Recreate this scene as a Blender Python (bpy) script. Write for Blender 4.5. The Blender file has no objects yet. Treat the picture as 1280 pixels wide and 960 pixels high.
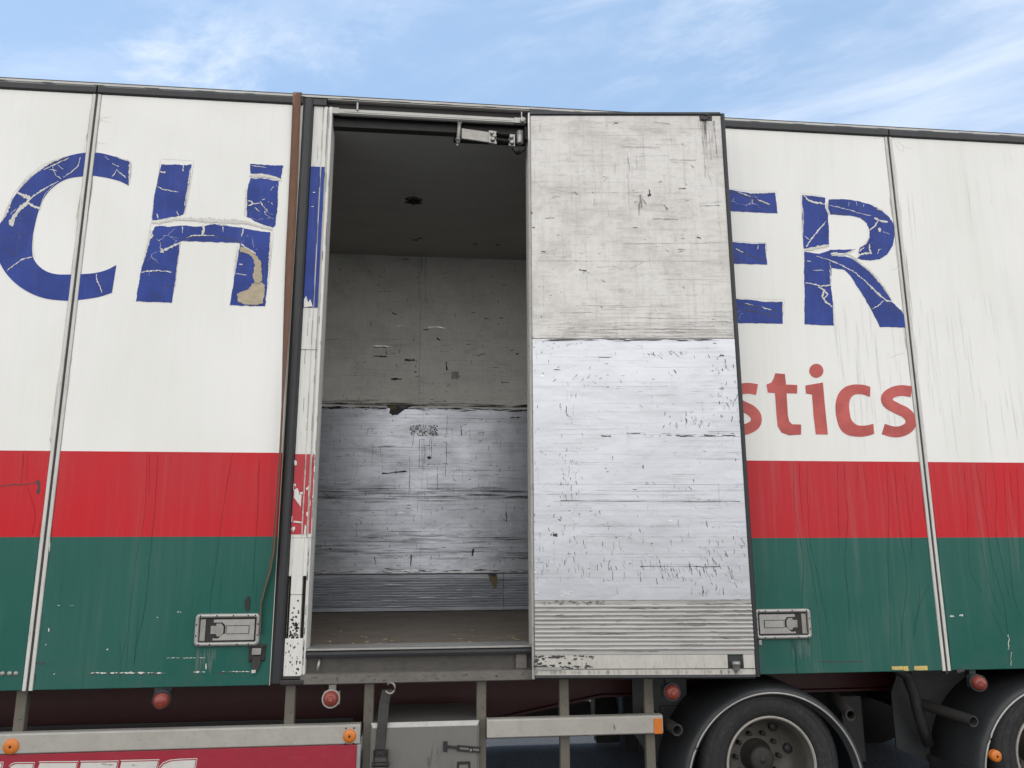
import bpy, bmesh, math, random
from mathutils import Vector, Matrix
R = math.radians
sc = bpy.context.scene
COL = sc.collection
rnd = random.Random(7)

# ------------------------------------------------------------------ camera
F = 947.0
TH = math.atan(192 / 947.0)
PSI = R(5.95)
CAM = Vector((0, -4.6, 1.62))
CM = Matrix.Rotation(-PSI, 3, 'Z') @ Matrix.Rotation(math.pi / 2 + TH, 3, 'X') @ Matrix.Rotation(R(-0.147), 3, 'Z')
cd = bpy.data.cameras.new('camera')
cd.sensor_width = 36.0
cd.lens = F / 1280 * 36
cd.clip_end = 6000
cam = bpy.data.objects.new('camera', cd)
cam.matrix_world = Matrix.Translation(CAM) @ CM.to_4x4()
COL.objects.link(cam)
sc.camera = cam

# ------------------------------------------------------------------ light
SUN_EL, SUN_AZ = R(48), R(-74)          # azimuth from +Y towards +X
world = bpy.data.worlds.new('World')
sc.world = world
world.use_nodes = True
sc.view_settings.view_transform = 'Standard'
sc.view_settings.look = 'None'
sc.view_settings.gamma = 1
sc.view_settings.use_curve_mapping = False
sc.view_settings.exposure = 0.60
sc.cycles.max_bounces = 10
sc.cycles.diffuse_bounces = 5
sc.cycles.transparent_max_bounces = 24


class G:
    """tiny node-graph helper"""
    def __init__(s, nt):
        s.nt = nt
        nt.nodes.clear()

    def n(s, typ, **kw):
        nd = s.nt.nodes.new(typ)
        for k, v in kw.items():
            if k.startswith('i_'):
                nm = k[2:]
                key = int(nm) if nm.isdigit() else nm.replace('_', ' ')
                s.put(nd.inputs[key], v)
            else:
                setattr(nd, k, v)
        return nd

    def put(s, sock, v):
        if isinstance(v, bpy.types.NodeSocket):
            s.nt.links.new(v, sock)
        elif v is not None:
            if hasattr(sock.default_value, '__len__') and not hasattr(v, '__len__'):
                v = (v,) * len(sock.default_value)
            if hasattr(v, '__len__') and len(sock.default_value) == 4 and len(v) == 3:
                v = (*v, 1)
            sock.default_value = v

    def m(s, op, a, b=None, c=None, clamp=False):
        nd = s.nt.nodes.new('ShaderNodeMath')
        nd.operation = op
        nd.use_clamp = clamp
        for i, v in enumerate((a, b, c)):
            if v is not None:
                s.put(nd.inputs[i], v)
        return nd.outputs[0]

    def ramp(s, f, lo, hi, smooth=True):
        nd = s.nt.nodes.new('ShaderNodeMapRange')
        if smooth:
            nd.interpolation_type = 'SMOOTHSTEP'
        s.put(nd.inputs['Value'], f)
        nd.inputs['From Min'].default_value = lo
        nd.inputs['From Max'].default_value = hi
        return nd.outputs[0]

    def mix(s, f, a, b, mode='MIX'):
        nd = s.nt.nodes.new('ShaderNodeMix')
        nd.data_type = 'RGBA'
        nd.blend_type = mode
        s.put(nd.inputs[0], f)
        s.put(nd.inputs[6], a)
        s.put(nd.inputs[7], b)
        return nd.outputs[2]

    def noise(s, vec, scale, detail=4, rough=0.6, dist=0.0):
        nd = s.n('ShaderNodeTexNoise', i_Scale=scale, i_Detail=detail, i_Roughness=rough, i_Distortion=dist)
        s.put(nd.inputs['Vector'], vec)
        return nd.outputs[0]

    def scaled(s, vec, sc3, off=(0, 0, 0)):
        nd = s.n('ShaderNodeMapping')
        s.put(nd.inputs[0], vec)
        nd.inputs['Scale'].default_value = sc3
        nd.inputs['Location'].default_value = off
        return nd.outputs[0]


# sky with thin cirrus
g = G(world.node_tree)
tc = g.n('ShaderNodeTexCoord').outputs['Generated']
sky = g.n('ShaderNodeTexSky', sky_type='NISHITA', sun_disc=False, sun_elevation=SUN_EL, sun_rotation=SUN_AZ,
          air_density=1.0, dust_density=0.6, ozone_density=2.0)
sep = g.n('ShaderNodeSeparateXYZ')
g.put(sep.inputs[0], tc)
zz = g.m('MAXIMUM', sep.outputs[2], 0.02)
u = g.m('DIVIDE', sep.outputs[0], g.m('ADD', zz, 0.12))
v = g.m('DIVIDE', sep.outputs[1], g.m('ADD', zz, 0.12))
uv = g.n('ShaderNodeCombineXYZ')
g.put(uv.inputs[0], u)
g.put(uv.inputs[1], v)
uvr = g.n('ShaderNodeMapping')
g.put(uvr.inputs[0], uv.outputs[0])
uvr.inputs['Rotation'].default_value = (0, 0, R(35))
n1 = g.noise(g.scaled(uvr.outputs[0], (0.9, 2.2, 1), (3.3, 1.2, 0)), 1.0, 8, 0.62, 0.5)
n2 = g.noise(g.scaled(uvr.outputs[0], (0.5, 0.7, 1), (8.1, 4.4, 0)), 1.0, 3, 0.5, 0.2)
wisps = g.m('MULTIPLY', g.ramp(n1, 0.40, 0.74), g.ramp(n2, 0.30, 0.62))
n4 = g.noise(g.scaled(uvr.outputs[0], (2.4, 3.2, 1), (5.3, 2.2, 0)), 1.0, 9, 0.66, 0.4)
n5 = g.noise(g.scaled(uvr.outputs[0], (1.1, 1.0, 1), (2.6, 9.4, 0)), 1.0, 2, 0.5, 0.0)
puffs = g.m('MULTIPLY', g.ramp(n4, 0.44, 0.72), g.ramp(n5, 0.36, 0.62))
wisps = g.m('MULTIPLY', g.m('MAXIMUM', wisps, g.m('MULTIPLY', puffs, 0.9)), 0.85)
# bright cloud added behind the camera, out of view, to light the shaded side
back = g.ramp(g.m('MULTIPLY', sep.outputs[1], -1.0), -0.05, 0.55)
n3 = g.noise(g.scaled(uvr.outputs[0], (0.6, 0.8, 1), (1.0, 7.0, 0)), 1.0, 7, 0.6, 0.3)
fill_cloud = g.m('MULTIPLY', back, g.ramp(n3, 0.12, 0.45))
milky = g.mix(0.72, sky.outputs[0], (3.1, 4.55, 6.7))
skyc = g.mix(wisps, milky, (7.4, 7.8, 8.4))
skyc = g.mix(fill_cloud, skyc, (13.0, 12.75, 12.4))
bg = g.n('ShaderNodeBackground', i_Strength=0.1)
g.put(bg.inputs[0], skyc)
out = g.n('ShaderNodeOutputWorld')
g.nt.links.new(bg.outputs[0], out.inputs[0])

sd = bpy.data.lights.new('sun', 'SUN')
sd.energy = 2.2
sd.angle = R(0.5)
sd.color = (1, 0.95, 0.88)
sun = bpy.data.objects.new('sun', sd)
dirv = Vector((math.sin(SUN_AZ) * math.cos(SUN_EL), math.cos(SUN_AZ) * math.cos(SUN_EL), math.sin(SUN_EL)))
sun.rotation_euler = dirv.to_track_quat('Z', 'Y').to_euler()
COL.objects.link(sun)


# ------------------------------------------------------------------ measuring: photo pixel -> point on a real plane
def ray(px, py):
    return CM @ Vector(((px - 640) / F, -(py - 480) / F, -1))


def at(px, py, y=0.0):
    d = ray(px, py)
    return CAM + d * ((y - CAM.y) / d.y)


# ------------------------------------------------------------------ materials
MATS = {}


def mat(name):
    m_ = bpy.data.materials.new(name)
    m_.use_nodes = True
    g_ = G(m_.node_tree)
    pos = g_.n('ShaderNodeNewGeometry').outputs['Position']
    MATS[name] = m_
    return m_, g_, pos


def finish(g_, color, rough=0.5, metal=0.0, bump=None, bstr=0.2, bdist=0.01, spec=0.5, coat=0.0):
    p = g_.n('ShaderNodeBsdfPrincipled')
    g_.put(p.inputs['Base Color'], color)
    g_.put(p.inputs['Roughness'], rough)
    g_.put(p.inputs['Metallic'], metal)
    g_.put(p.inputs['Specular IOR Level'], spec)
    g_.put(p.inputs['Coat Weight'], coat)
    if bump is not None:
        b = g_.n('ShaderNodeBump', i_Strength=bstr, i_Distance=bdist)
        g_.put(b.inputs['Height'], bump)
        g_.nt.links.new(b.outputs[0], p.inputs['Normal'])
    o = g_.n('ShaderNodeOutputMaterial')
    g_.nt.links.new(p.outputs[0], o.inputs[0])


def simple(name, col, rough=0.5, metal=0.0, var=0.25, dirt=(0.08, 0.07, 0.06), dirtamt=0.25, scale=(9, 9, 9), bstr=0.15, spec=0.5):
    m_, g_, pos = mat(name)
    n_ = g_.noise(g_.scaled(pos, scale), 1.0, 6, 0.65)
    f_ = g_.noise(g_.scaled(pos, tuple(3.7 * q for q in scale), (4, 2, 9)), 1.0, 5, 0.7)
    c = g_.mix(g_.m('MULTIPLY', g_.ramp(n_, 0.3, 0.75), var), col, tuple(min(1, q * 0.62) for q in col))
    c = g_.mix(g_.m('MULTIPLY', g_.ramp(f_, 0.5, 0.78), dirtamt), c, dirt)
    r_ = g_.m('ADD', rough - 0.08, g_.m('MULTIPLY', n_, 0.16))
    finish(g_, c, r_, metal, f_, bstr, 0.003, spec)
    return m_


RT, GT, ZB, PT = 2.105, 1.620, 0.815, 4.388

WHITE = (0.79, 0.79, 0.77)


def side_paint(name, seed=0.0, haze_amt=0.35, rt=RT, gt=GT):
    m_, g_, pos = mat(name)
    s = g_.n('ShaderNodeSeparateXYZ')
    g_.put(s.inputs[0], pos)
    z = s.outputs[2]
    white = g_.m('GREATER_THAN', z, rt)
    notgreen = g_.m('GREATER_THAN', z, gt)
    lg = g_.noise(g_.scaled(pos, (0.9, 0.9, 0.7), (seed, 0, 2)), 1.0, 5, 0.55, 0.4)
    streak = g_.noise(g_.scaled(pos, (14, 1, 0.55), (seed, 3, 0)), 1.0, 5, 0.65)
    fine = g_.noise(g_.scaled(pos, (60, 1, 2.2), (seed, 5, 0)), 1.0, 4, 0.6)
    speck = g_.noise(g_.scaled(pos, (45, 1, 45), (seed, 1, 7)), 1.0, 3, 0.7)
    red = g_.mix(g_.ramp(lg, 0.35, 0.68), (0.52, 0.004, 0.011), (0.45, 0.021, 0.030))  # hazier red patches paint uneven gloss reflection into the colour
    grn = g_.mix(g_.ramp(lg, 0.32, 0.70), (0.011, 0.094, 0.074), (0.019, 0.104, 0.084))
    wht = g_.mix(g_.ramp(lg, 0.3, 0.75), WHITE, (0.74, 0.74, 0.705))
    base = g_.mix(notgreen, grn, red)
    base = g_.mix(white, base, wht)
    # chalky run-off
    ch = g_.m('MULTIPLY', g_.ramp(streak, 0.44, 0.76), haze_amt)
    ch = g_.m('MULTIPLY', ch, g_.ramp(lg, 0.30, 0.62))
    chc = g_.mix(white, (0.30, 0.28, 0.26), (0.66, 0.66, 0.63))
    base = g_.mix(g_.m('MULTIPLY', ch, g_.mix(white, (0.45,) * 3, (1.0,) * 3)), base, chc)
    base = g_.mix(g_.m('MULTIPLY', g_.ramp(fine, 0.50, 0.78), 0.045), base, (0.20, 0.19, 0.17))
    base = g_.mix(g_.m('MULTIPLY', g_.ramp(speck, 0.69, 0.75), 0.22), base, (0.20, 0.18, 0.16))
    # road film on the lowest half metre
    low = g_.m('MULTIPLY', g_.ramp(g_.m('ADD', z, g_.m('MULTIPLY', streak, 0.5)), 1.42, 0.90), 0.30)
    g2_ = g_.m('MULTIPLY', low, g_.ramp(g_.noise(g_.scaled(pos, (5, 1, 7), (seed, 9, 0)), 1.0, 6, 0.7), 0.42, 0.7))
    base = g_.mix(g2_, base, (0.10, 0.10, 0.095))
    rough = g_.m('ADD', 0.30, g_.m('MULTIPLY', g_.ramp(lg, 0.3, 0.7), 0.18))
    finish(g_, base, rough, 0, g_.m('ADD', lg, g_.m('MULTIPLY', fine, 0.012)), 0.12, 0.03, 0.25)
    return m_


for i_, nm in enumerate(('panel_paint', 'panel_paint_b', 'panel_paint_c')):
    side_paint(nm, i_ * 7.3, (0.20, 0.24, 0.42)[i_], (2.116, 2.116, 2.093)[i_], (1.630, 1.630, 1.614)[i_])


def vinyl(name, col, seed, craze):
    m_, g_, pos = mat(name)
    wob = g_.noise(g_.scaled(pos, (5, 5, 5), (seed, 0, 0)), 1.0, 4, 0.6)
    jit = g_.n('ShaderNodeVectorMath', operation='MULTIPLY_ADD')
    nn = g_.n('ShaderNodeTexNoise', i_Scale=9.0, i_Detail=4.0)
    g_.put(nn.inputs['Vector'], pos)
    g_.put(jit.inputs[0], nn.outputs[1])
    jit.inputs[1].default_value = (0.14, 0.14, 0.14)
    g_.put(jit.inputs[2], pos)
    vo = g_.n('ShaderNodeTexVoronoi', feature='DISTANCE_TO_EDGE', i_Scale=9.0)
    g_.put(vo.inputs['Vector'], jit.outputs[0])
    gate = g_.ramp(g_.noise(g_.scaled(pos, (3.1, 3, 3.1), (seed + 3, 1, 1)), 1.0, 4, 0.6), 0.58, 0.66)
    wid = g_.m('MULTIPLY', gate, craze)
    crack = g_.m('LESS_THAN', vo.outputs[0], wid)
    base = g_.mix(g_.ramp(wob, 0.30, 0.72), tuple(q * 0.86 for q in col), tuple(q * 1.22 + 0.006 for q in col))
    f_ = g_.noise(g_.scaled(pos, (30, 1, 3)), 1.0, 3, 0.6)
    base = g_.mix(g_.m('MULTIPLY', g_.ramp(f_, 0.5, 0.8), 0.07), base, (0.3, 0.3, 0.34))
    base = g_.mix(crack, base, (0.62, 0.61, 0.57))
    wr = g_.noise(g_.scaled(pos, (6, 1, 22), (seed, 0, 5)), 1.0, 5, 0.65, 1.2)
    finish(g_, base, 0.38, 0, g_.m('ADD', wr, g_.m('MULTIPLY', crack, -0.6)), 0.30, 0.006, 0.28)
    return m_


vinyl('blue_vinyl', (0.0085, 0.034, 0.225), 1.0, 0.0085)
vinyl('red_vinyl', (0.43, 0.085, 0.075), 4.0, 0.0)
simple('peeled_backing', (0.66, 0.65, 0.60), 0.75, 0, 0.5, (0.36, 0.33, 0.27), 0.55, (26, 26, 26), 0.5)
simple('tan_backing', (0.47, 0.40, 0.29), 0.85, 0, 0.7, (0.24, 0.19, 0.12), 0.6, (22, 22, 60), 0.6)
simple('black_rubber', (0.022, 0.023, 0.026), 0.55, 0, 0.4, (0.09, 0.085, 0.08), 0.35, (7, 7, 3))
simple('rubber_seal', (0.018, 0.0195, 0.0225), 0.5, 0, 0.4, (0.07, 0.068, 0.065), 0.3, (9, 9, 1.5))
simple('brown_webbing', (0.165, 0.088, 0.055), 0.85, 0, 0.45, (0.10, 0.06, 0.045), 0.5, (40, 40, 14), 0.4)
simple('black_webbing', (0.035, 0.034, 0.033), 0.8, 0, 0.4, (0.12, 0.11, 0.10), 0.5, (40, 40, 20), 0.4)
simple('dull_aluminium', (0.40, 0.395, 0.38), 0.5, 0.75, 0.35, (0.20, 0.18, 0.15), 0.45, (12, 12, 12))
simple('sill_grime', (0.085, 0.08, 0.073), 0.65, 0.2, 0.6, (0.022, 0.02, 0.018), 0.7, (9, 9, 14))
simple('grimy_aluminium', (0.16, 0.15, 0.135), 0.6, 0.3, 0.6, (0.035, 0.03, 0.026), 0.7, (10, 10, 14))
simple('worn_steel', (0.34, 0.33, 0.31), 0.5, 0.6, 0.5, (0.09, 0.07, 0.05), 0.5, (16, 16, 16))
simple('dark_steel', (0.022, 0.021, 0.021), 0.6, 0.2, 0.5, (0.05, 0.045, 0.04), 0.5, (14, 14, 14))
simple('post_beige', (0.135, 0.124, 0.102), 0.6, 0.15, 0.4, (0.08, 0.065, 0.05), 0.5, (8, 8, 8))
simple('galvanised_beige', (0.40, 0.385, 0.35), 0.55, 0.25, 0.35, (0.20, 0.17, 0.13), 0.35, (8, 8, 10))
simple('off_white_strip', (0.50, 0.485, 0.445), 0.5, 0, 0.4, (0.18, 0.16, 0.13), 0.5, (20, 20, 5))
simple('seam_white', (0.60, 0.59, 0.555), 0.5, 0, 0.4, (0.22, 0.20, 0.17), 0.65, (30, 30, 3))
simple('white_post_paint', (0.66, 0.655, 0.62), 0.42, 0, 0.25, (0.30, 0.28, 0.25), 0.4, (24, 24, 3))
simple('post_red', (0.42, 0.018, 0.03), 0.4, 0, 0.3, (0.25, 0.02, 0.03), 0.3, (15, 15, 15))
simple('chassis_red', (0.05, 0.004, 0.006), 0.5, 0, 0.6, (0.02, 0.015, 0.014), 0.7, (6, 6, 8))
simple('skirt_red', (0.31, 0.014, 0.034), 0.42, 0, 0.4, (0.30, 0.08, 0.09), 0.3, (4, 4, 6))
simple('skirt_letter_white', (0.58, 0.57, 0.54), 0.5, 0, 0.3, (0.25, 0.24, 0.22), 0.3, (25, 25, 25))
simple('amber_plastic', (0.60, 0.17, 0.022), 0.35, 0, 0.3, (0.4, 0.12, 0.03), 0.4, (60, 60, 60))
simple('red_plastic', (0.24, 0.045, 0.032), 0.35, 0, 0.4, (0.16, 0.04, 0.03), 0.4, (60, 60, 60))
simple('tyre_rubber', (0.016, 0.016, 0.017), 0.75, 0, 0.5, (0.075, 0.07, 0.065), 0.45, (9, 9, 9))
simple('mudguard_plastic', (0.026, 0.028, 0.031), 0.55, 0, 0.4, (0.06, 0.057, 0.055), 0.4, (5, 5, 11))
simple('rim_steel', (0.36, 0.345, 0.31), 0.5, 0.2, 0.5, (0.15, 0.13, 0.10), 0.5, (14, 14, 14))
simple('rim_dish', (0.105, 0.098, 0.086), 0.6, 0.15, 0.6, (0.035, 0.03, 0.027), 0.6, (9, 9, 9))  # darker than the flange: shade of the deep dish put into the colour
simple('hub_iron', (0.032, 0.030, 0.028), 0.65, 0.2, 0.5, (0.06, 0.055, 0.05), 0.5, (25, 25, 25))
simple('box_steel', (0.22, 0.213, 0.20), 0.42, 0.55, 0.4, (0.20, 0.18, 0.16), 0.4, (5, 5, 3))
simple('yellow_sticker', (0.62, 0.46, 0.13), 0.5, 0, 0.4, (0.25, 0.20, 0.08), 0.6, (60, 60, 60))
simple('ceiling_lining', (0.46, 0.455, 0.425), 0.6, 0, 0.25, (0.25, 0.24, 0.22), 0.3, (2, 8, 3))
simple('far_panel_paint', (0.5, 0.5, 0.47), 0.5)
simple('nick_glint', (0.72, 0.72, 0.74), 0.3, 0.6, 0.2, (0.5, 0.5, 0.5), 0.3)
simple('dark_mark', (0.045, 0.043, 0.045), 0.6, 0, 0.5, (0.12, 0.12, 0.12), 0.4, (60, 60, 60))
simple('tan_foam', (0.20, 0.17, 0.085), 0.9, 0, 0.6, (0.03, 0.025, 0.02), 0.6, (40, 40, 40), 0.6)
simple('straw', (0.42, 0.33, 0.19), 0.9)


def stain(name, v):
    m_, g_, pos = mat(name)
    t = g_.n('ShaderNodeBsdfTransparent')
    g_.put(t.inputs[0], v)
    o = g_.n('ShaderNodeOutputMaterial')
    g_.nt.links.new(t.outputs[0], o.inputs[0])


stain('scuff', (0.66, 0.66, 0.665))
stain('faint_scuff', (0.85, 0.85, 0.852))
stain('drip', (0.82, 0.825, 0.825))
stain('grime', (0.88, 0.87, 0.85))


def lining(name, col, grime, seed, k=1.0):
    """painted plywood / GRP lining, smudged along and down"""
    m_, g_, pos = mat(name)
    hs = g_.noise(g_.scaled(pos, (4.5, 4.5, 42), (seed, 0, 0)), 1.0, 8, 0.75, 0.6)
    hf = g_.noise(g_.scaled(pos, (5, 5, 120), (seed, 4, 0)), 1.0, 5, 0.75)
    vs = g_.noise(g_.scaled(pos, (40, 40, 3.0), (seed, 2, 3)), 1.0, 7, 0.75, 0.3)
    mo = g_.noise(g_.scaled(pos, (24, 24, 30), (seed, 2, 3)), 1.0, 8, 0.78, 0.5)
    vf = g_.noise(g_.scaled(pos, (150, 150, 6), (seed, 2, 8)), 1.0, 4, 0.7)
    bl = g_.noise(g_.scaled(pos, (3.2, 3.2, 3.8), (seed, 6, 1)), 1.0, 8, 0.68, 0.5)
    a = g_.m('MULTIPLY', g_.m('MULTIPLY', g_.ramp(hs, 0.48, 0.74), g_.ramp(bl, 0.30, 0.62)), 0.62 * k)
    b = g_.m('MULTIPLY', g_.ramp(vs, 0.48, 0.80), 0.40 * k)
    c = g_.m('MULTIPLY', g_.ramp(bl, 0.42, 0.75), 0.45 * k)
    d = g_.m('MULTIPLY', g_.m('MULTIPLY', g_.ramp(hf, 0.52, 0.72), g_.ramp(bl, 0.35, 0.65)), 0.50 * k)
    e = g_.m('MULTIPLY', g_.m('MULTIPLY', g_.ramp(vf, 0.55, 0.75), g_.ramp(hs, 0.35, 0.65)), 0.30 * k)
    base = col
    f6 = g_.m('MULTIPLY', g_.ramp(mo, 0.50, 0.74), 0.40 * k)
    for f_ in (c, a, b, d, e, f6):
        base = g_.mix(f_, base, grime)
    finish(g_, base, g_.m('ADD', 0.42, g_.m('MULTIPLY', bl, 0.2)), 0, hs, 0.08, 0.01, 0.35)


lining('door_lining', (0.69, 0.675, 0.65), (0.36, 0.335, 0.31), 1.7, 1.15)
lining('back_lining', (0.82, 0.81, 0.755), (0.46, 0.44, 0.40), 6.1, 0.85)


def plate(name, col, seed, metal=0.7, contrast=1.0, grime=(0.16, 0.16, 0.165), patch=0.3, smear=0.15, rough=0.40, dent=0.12):
    """aluminium scuff plate, brushed and dented"""
    m_, g_, pos = mat(name)
    hs = g_.noise(g_.scaled(pos, (0.8, 0.8, 60), (seed, 0, 0)), 1.0, 8, 0.72)
    hf = g_.noise(g_.scaled(pos, (2.5, 2.5, 210), (seed, 4, 0)), 1.0, 4, 0.7)
    bl = g_.noise(g_.scaled(pos, (1.6, 1.6, 3.4), (seed, 6, 1)), 1.0, 7, 0.62, 0.5)
    dn = g_.noise(g_.scaled(pos, (5, 5, 7), (seed, 6, 4)), 1.0, 3, 0.5, 0.3)
    base = g_.mix(g_.m('MULTIPLY', g_.ramp(bl, 0.45, 0.72), patch), col, tuple(q * 0.55 for q in col))
    base = g_.mix(g_.m('MULTIPLY', g_.ramp(hs, 0.47, 0.80), 0.50 * contrast), base, grime)
    base = g_.mix(g_.m('MULTIPLY', g_.m('MULTIPLY', g_.ramp(hf, 0.55, 0.75), g_.ramp(bl, 0.35, 0.6)), 0.45 * contrast), base, grime)
    dn2 = g_.noise(g_.scaled(pos, (16, 16, 20), (seed, 1, 4)), 1.0, 4, 0.55, 0.6)
    hgt = g_.m('ADD', g_.m('ADD', dn, g_.m('MULTIPLY', g_.ramp(dn2, 0.60, 0.80), 0.30)), g_.m('MULTIPLY', hs, 0.05))
    sm = g_.noise(g_.scaled(pos, (2.2, 2.2, 9), (seed, 8, 2)), 1.0, 8, 0.7, 0.8)
    base = g_.mix(g_.m('MULTIPLY', g_.ramp(sm, 0.44, 0.74), smear), base, grime)
    finish(g_, base, g_.m('ADD', rough, g_.m('MULTIPLY', bl, 0.22)), metal, hgt, dent, 0.03, 0.5)


plate('door_plate', (0.56, 0.58, 0.62), 2.0, 0.8, 0.65, (0.30, 0.30, 0.31), 0.15, 0.30, 0.32, 0.10)
plate('door_kick', (0.43, 0.423, 0.405), 5.0, 0.40, 0.35, (0.20, 0.19, 0.18), 0.15)
plate('back_plate', (0.55, 0.575, 0.63), 8.0, 0.90, 1.0, (0.10, 0.10, 0.105), 0.45, 0.35, 0.28, 0.09)
plate('back_kick', (0.40, 0.425, 0.47), 3.0, 0.85, 0.5, (0.10, 0.10, 0.11), 0.3)
plate('alu_rail', (0.42, 0.415, 0.395), 4.0, 0.45, 0.8, (0.20, 0.19, 0.17), 0.2)

# wooden load floor
m_, g_, pos = mat('load_floor')
w1 = g_.noise(g_.scaled(pos, (1.5, 28, 1)), 1.0, 6, 0.65, 0.2)
w2 = g_.noise(g_.scaled(pos, (5, 5, 5)), 1.0, 6, 0.65)
c_ = g_.mix(g_.ramp(w1, 0.3, 0.75), (0.185, 0.15, 0.115), (0.085, 0.068, 0.052))
c_ = g_.mix(g_.m('MULTIPLY', g_.ramp(w2, 0.45, 0.7), 0.4), c_, (0.25, 0.225, 0.19))
finish(g_, c_, 0.6, 0, w1, 0.2, 0.004)

# gravelly asphalt yard
m_, g_, pos = mat('yard')
q1 = g_.noise(g_.scaled(pos, (0.35, 0.35, 1)), 1.0, 6, 0.6)
q2 = g_.noise(g_.scaled(pos, (38, 38, 38)), 1.0, 4, 0.7)
vo = g_.n('ShaderNodeTexVoronoi', i_Scale=55.0)
g_.put(vo.inputs['Vector'], pos)
c_ = g_.mix(g_.ramp(q1, 0.3, 0.7), (0.055, 0.057, 0.062), (0.085, 0.086, 0.09))
c_ = g_.mix(g_.m('MULTIPLY', g_.ramp(q2, 0.4, 0.7), 0.6), c_, (0.035, 0.036, 0.038))
c_ = g_.mix(g_.m('MULTIPLY', g_.ramp(vo.outputs[0], 0.35, 0.05), 0.35), c_, (0.16, 0.16, 0.16))
finish(g_, c_, 0.8, 0, g_.m('ADD', q2, vo.outputs[0]), 0.7, 0.01)


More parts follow.
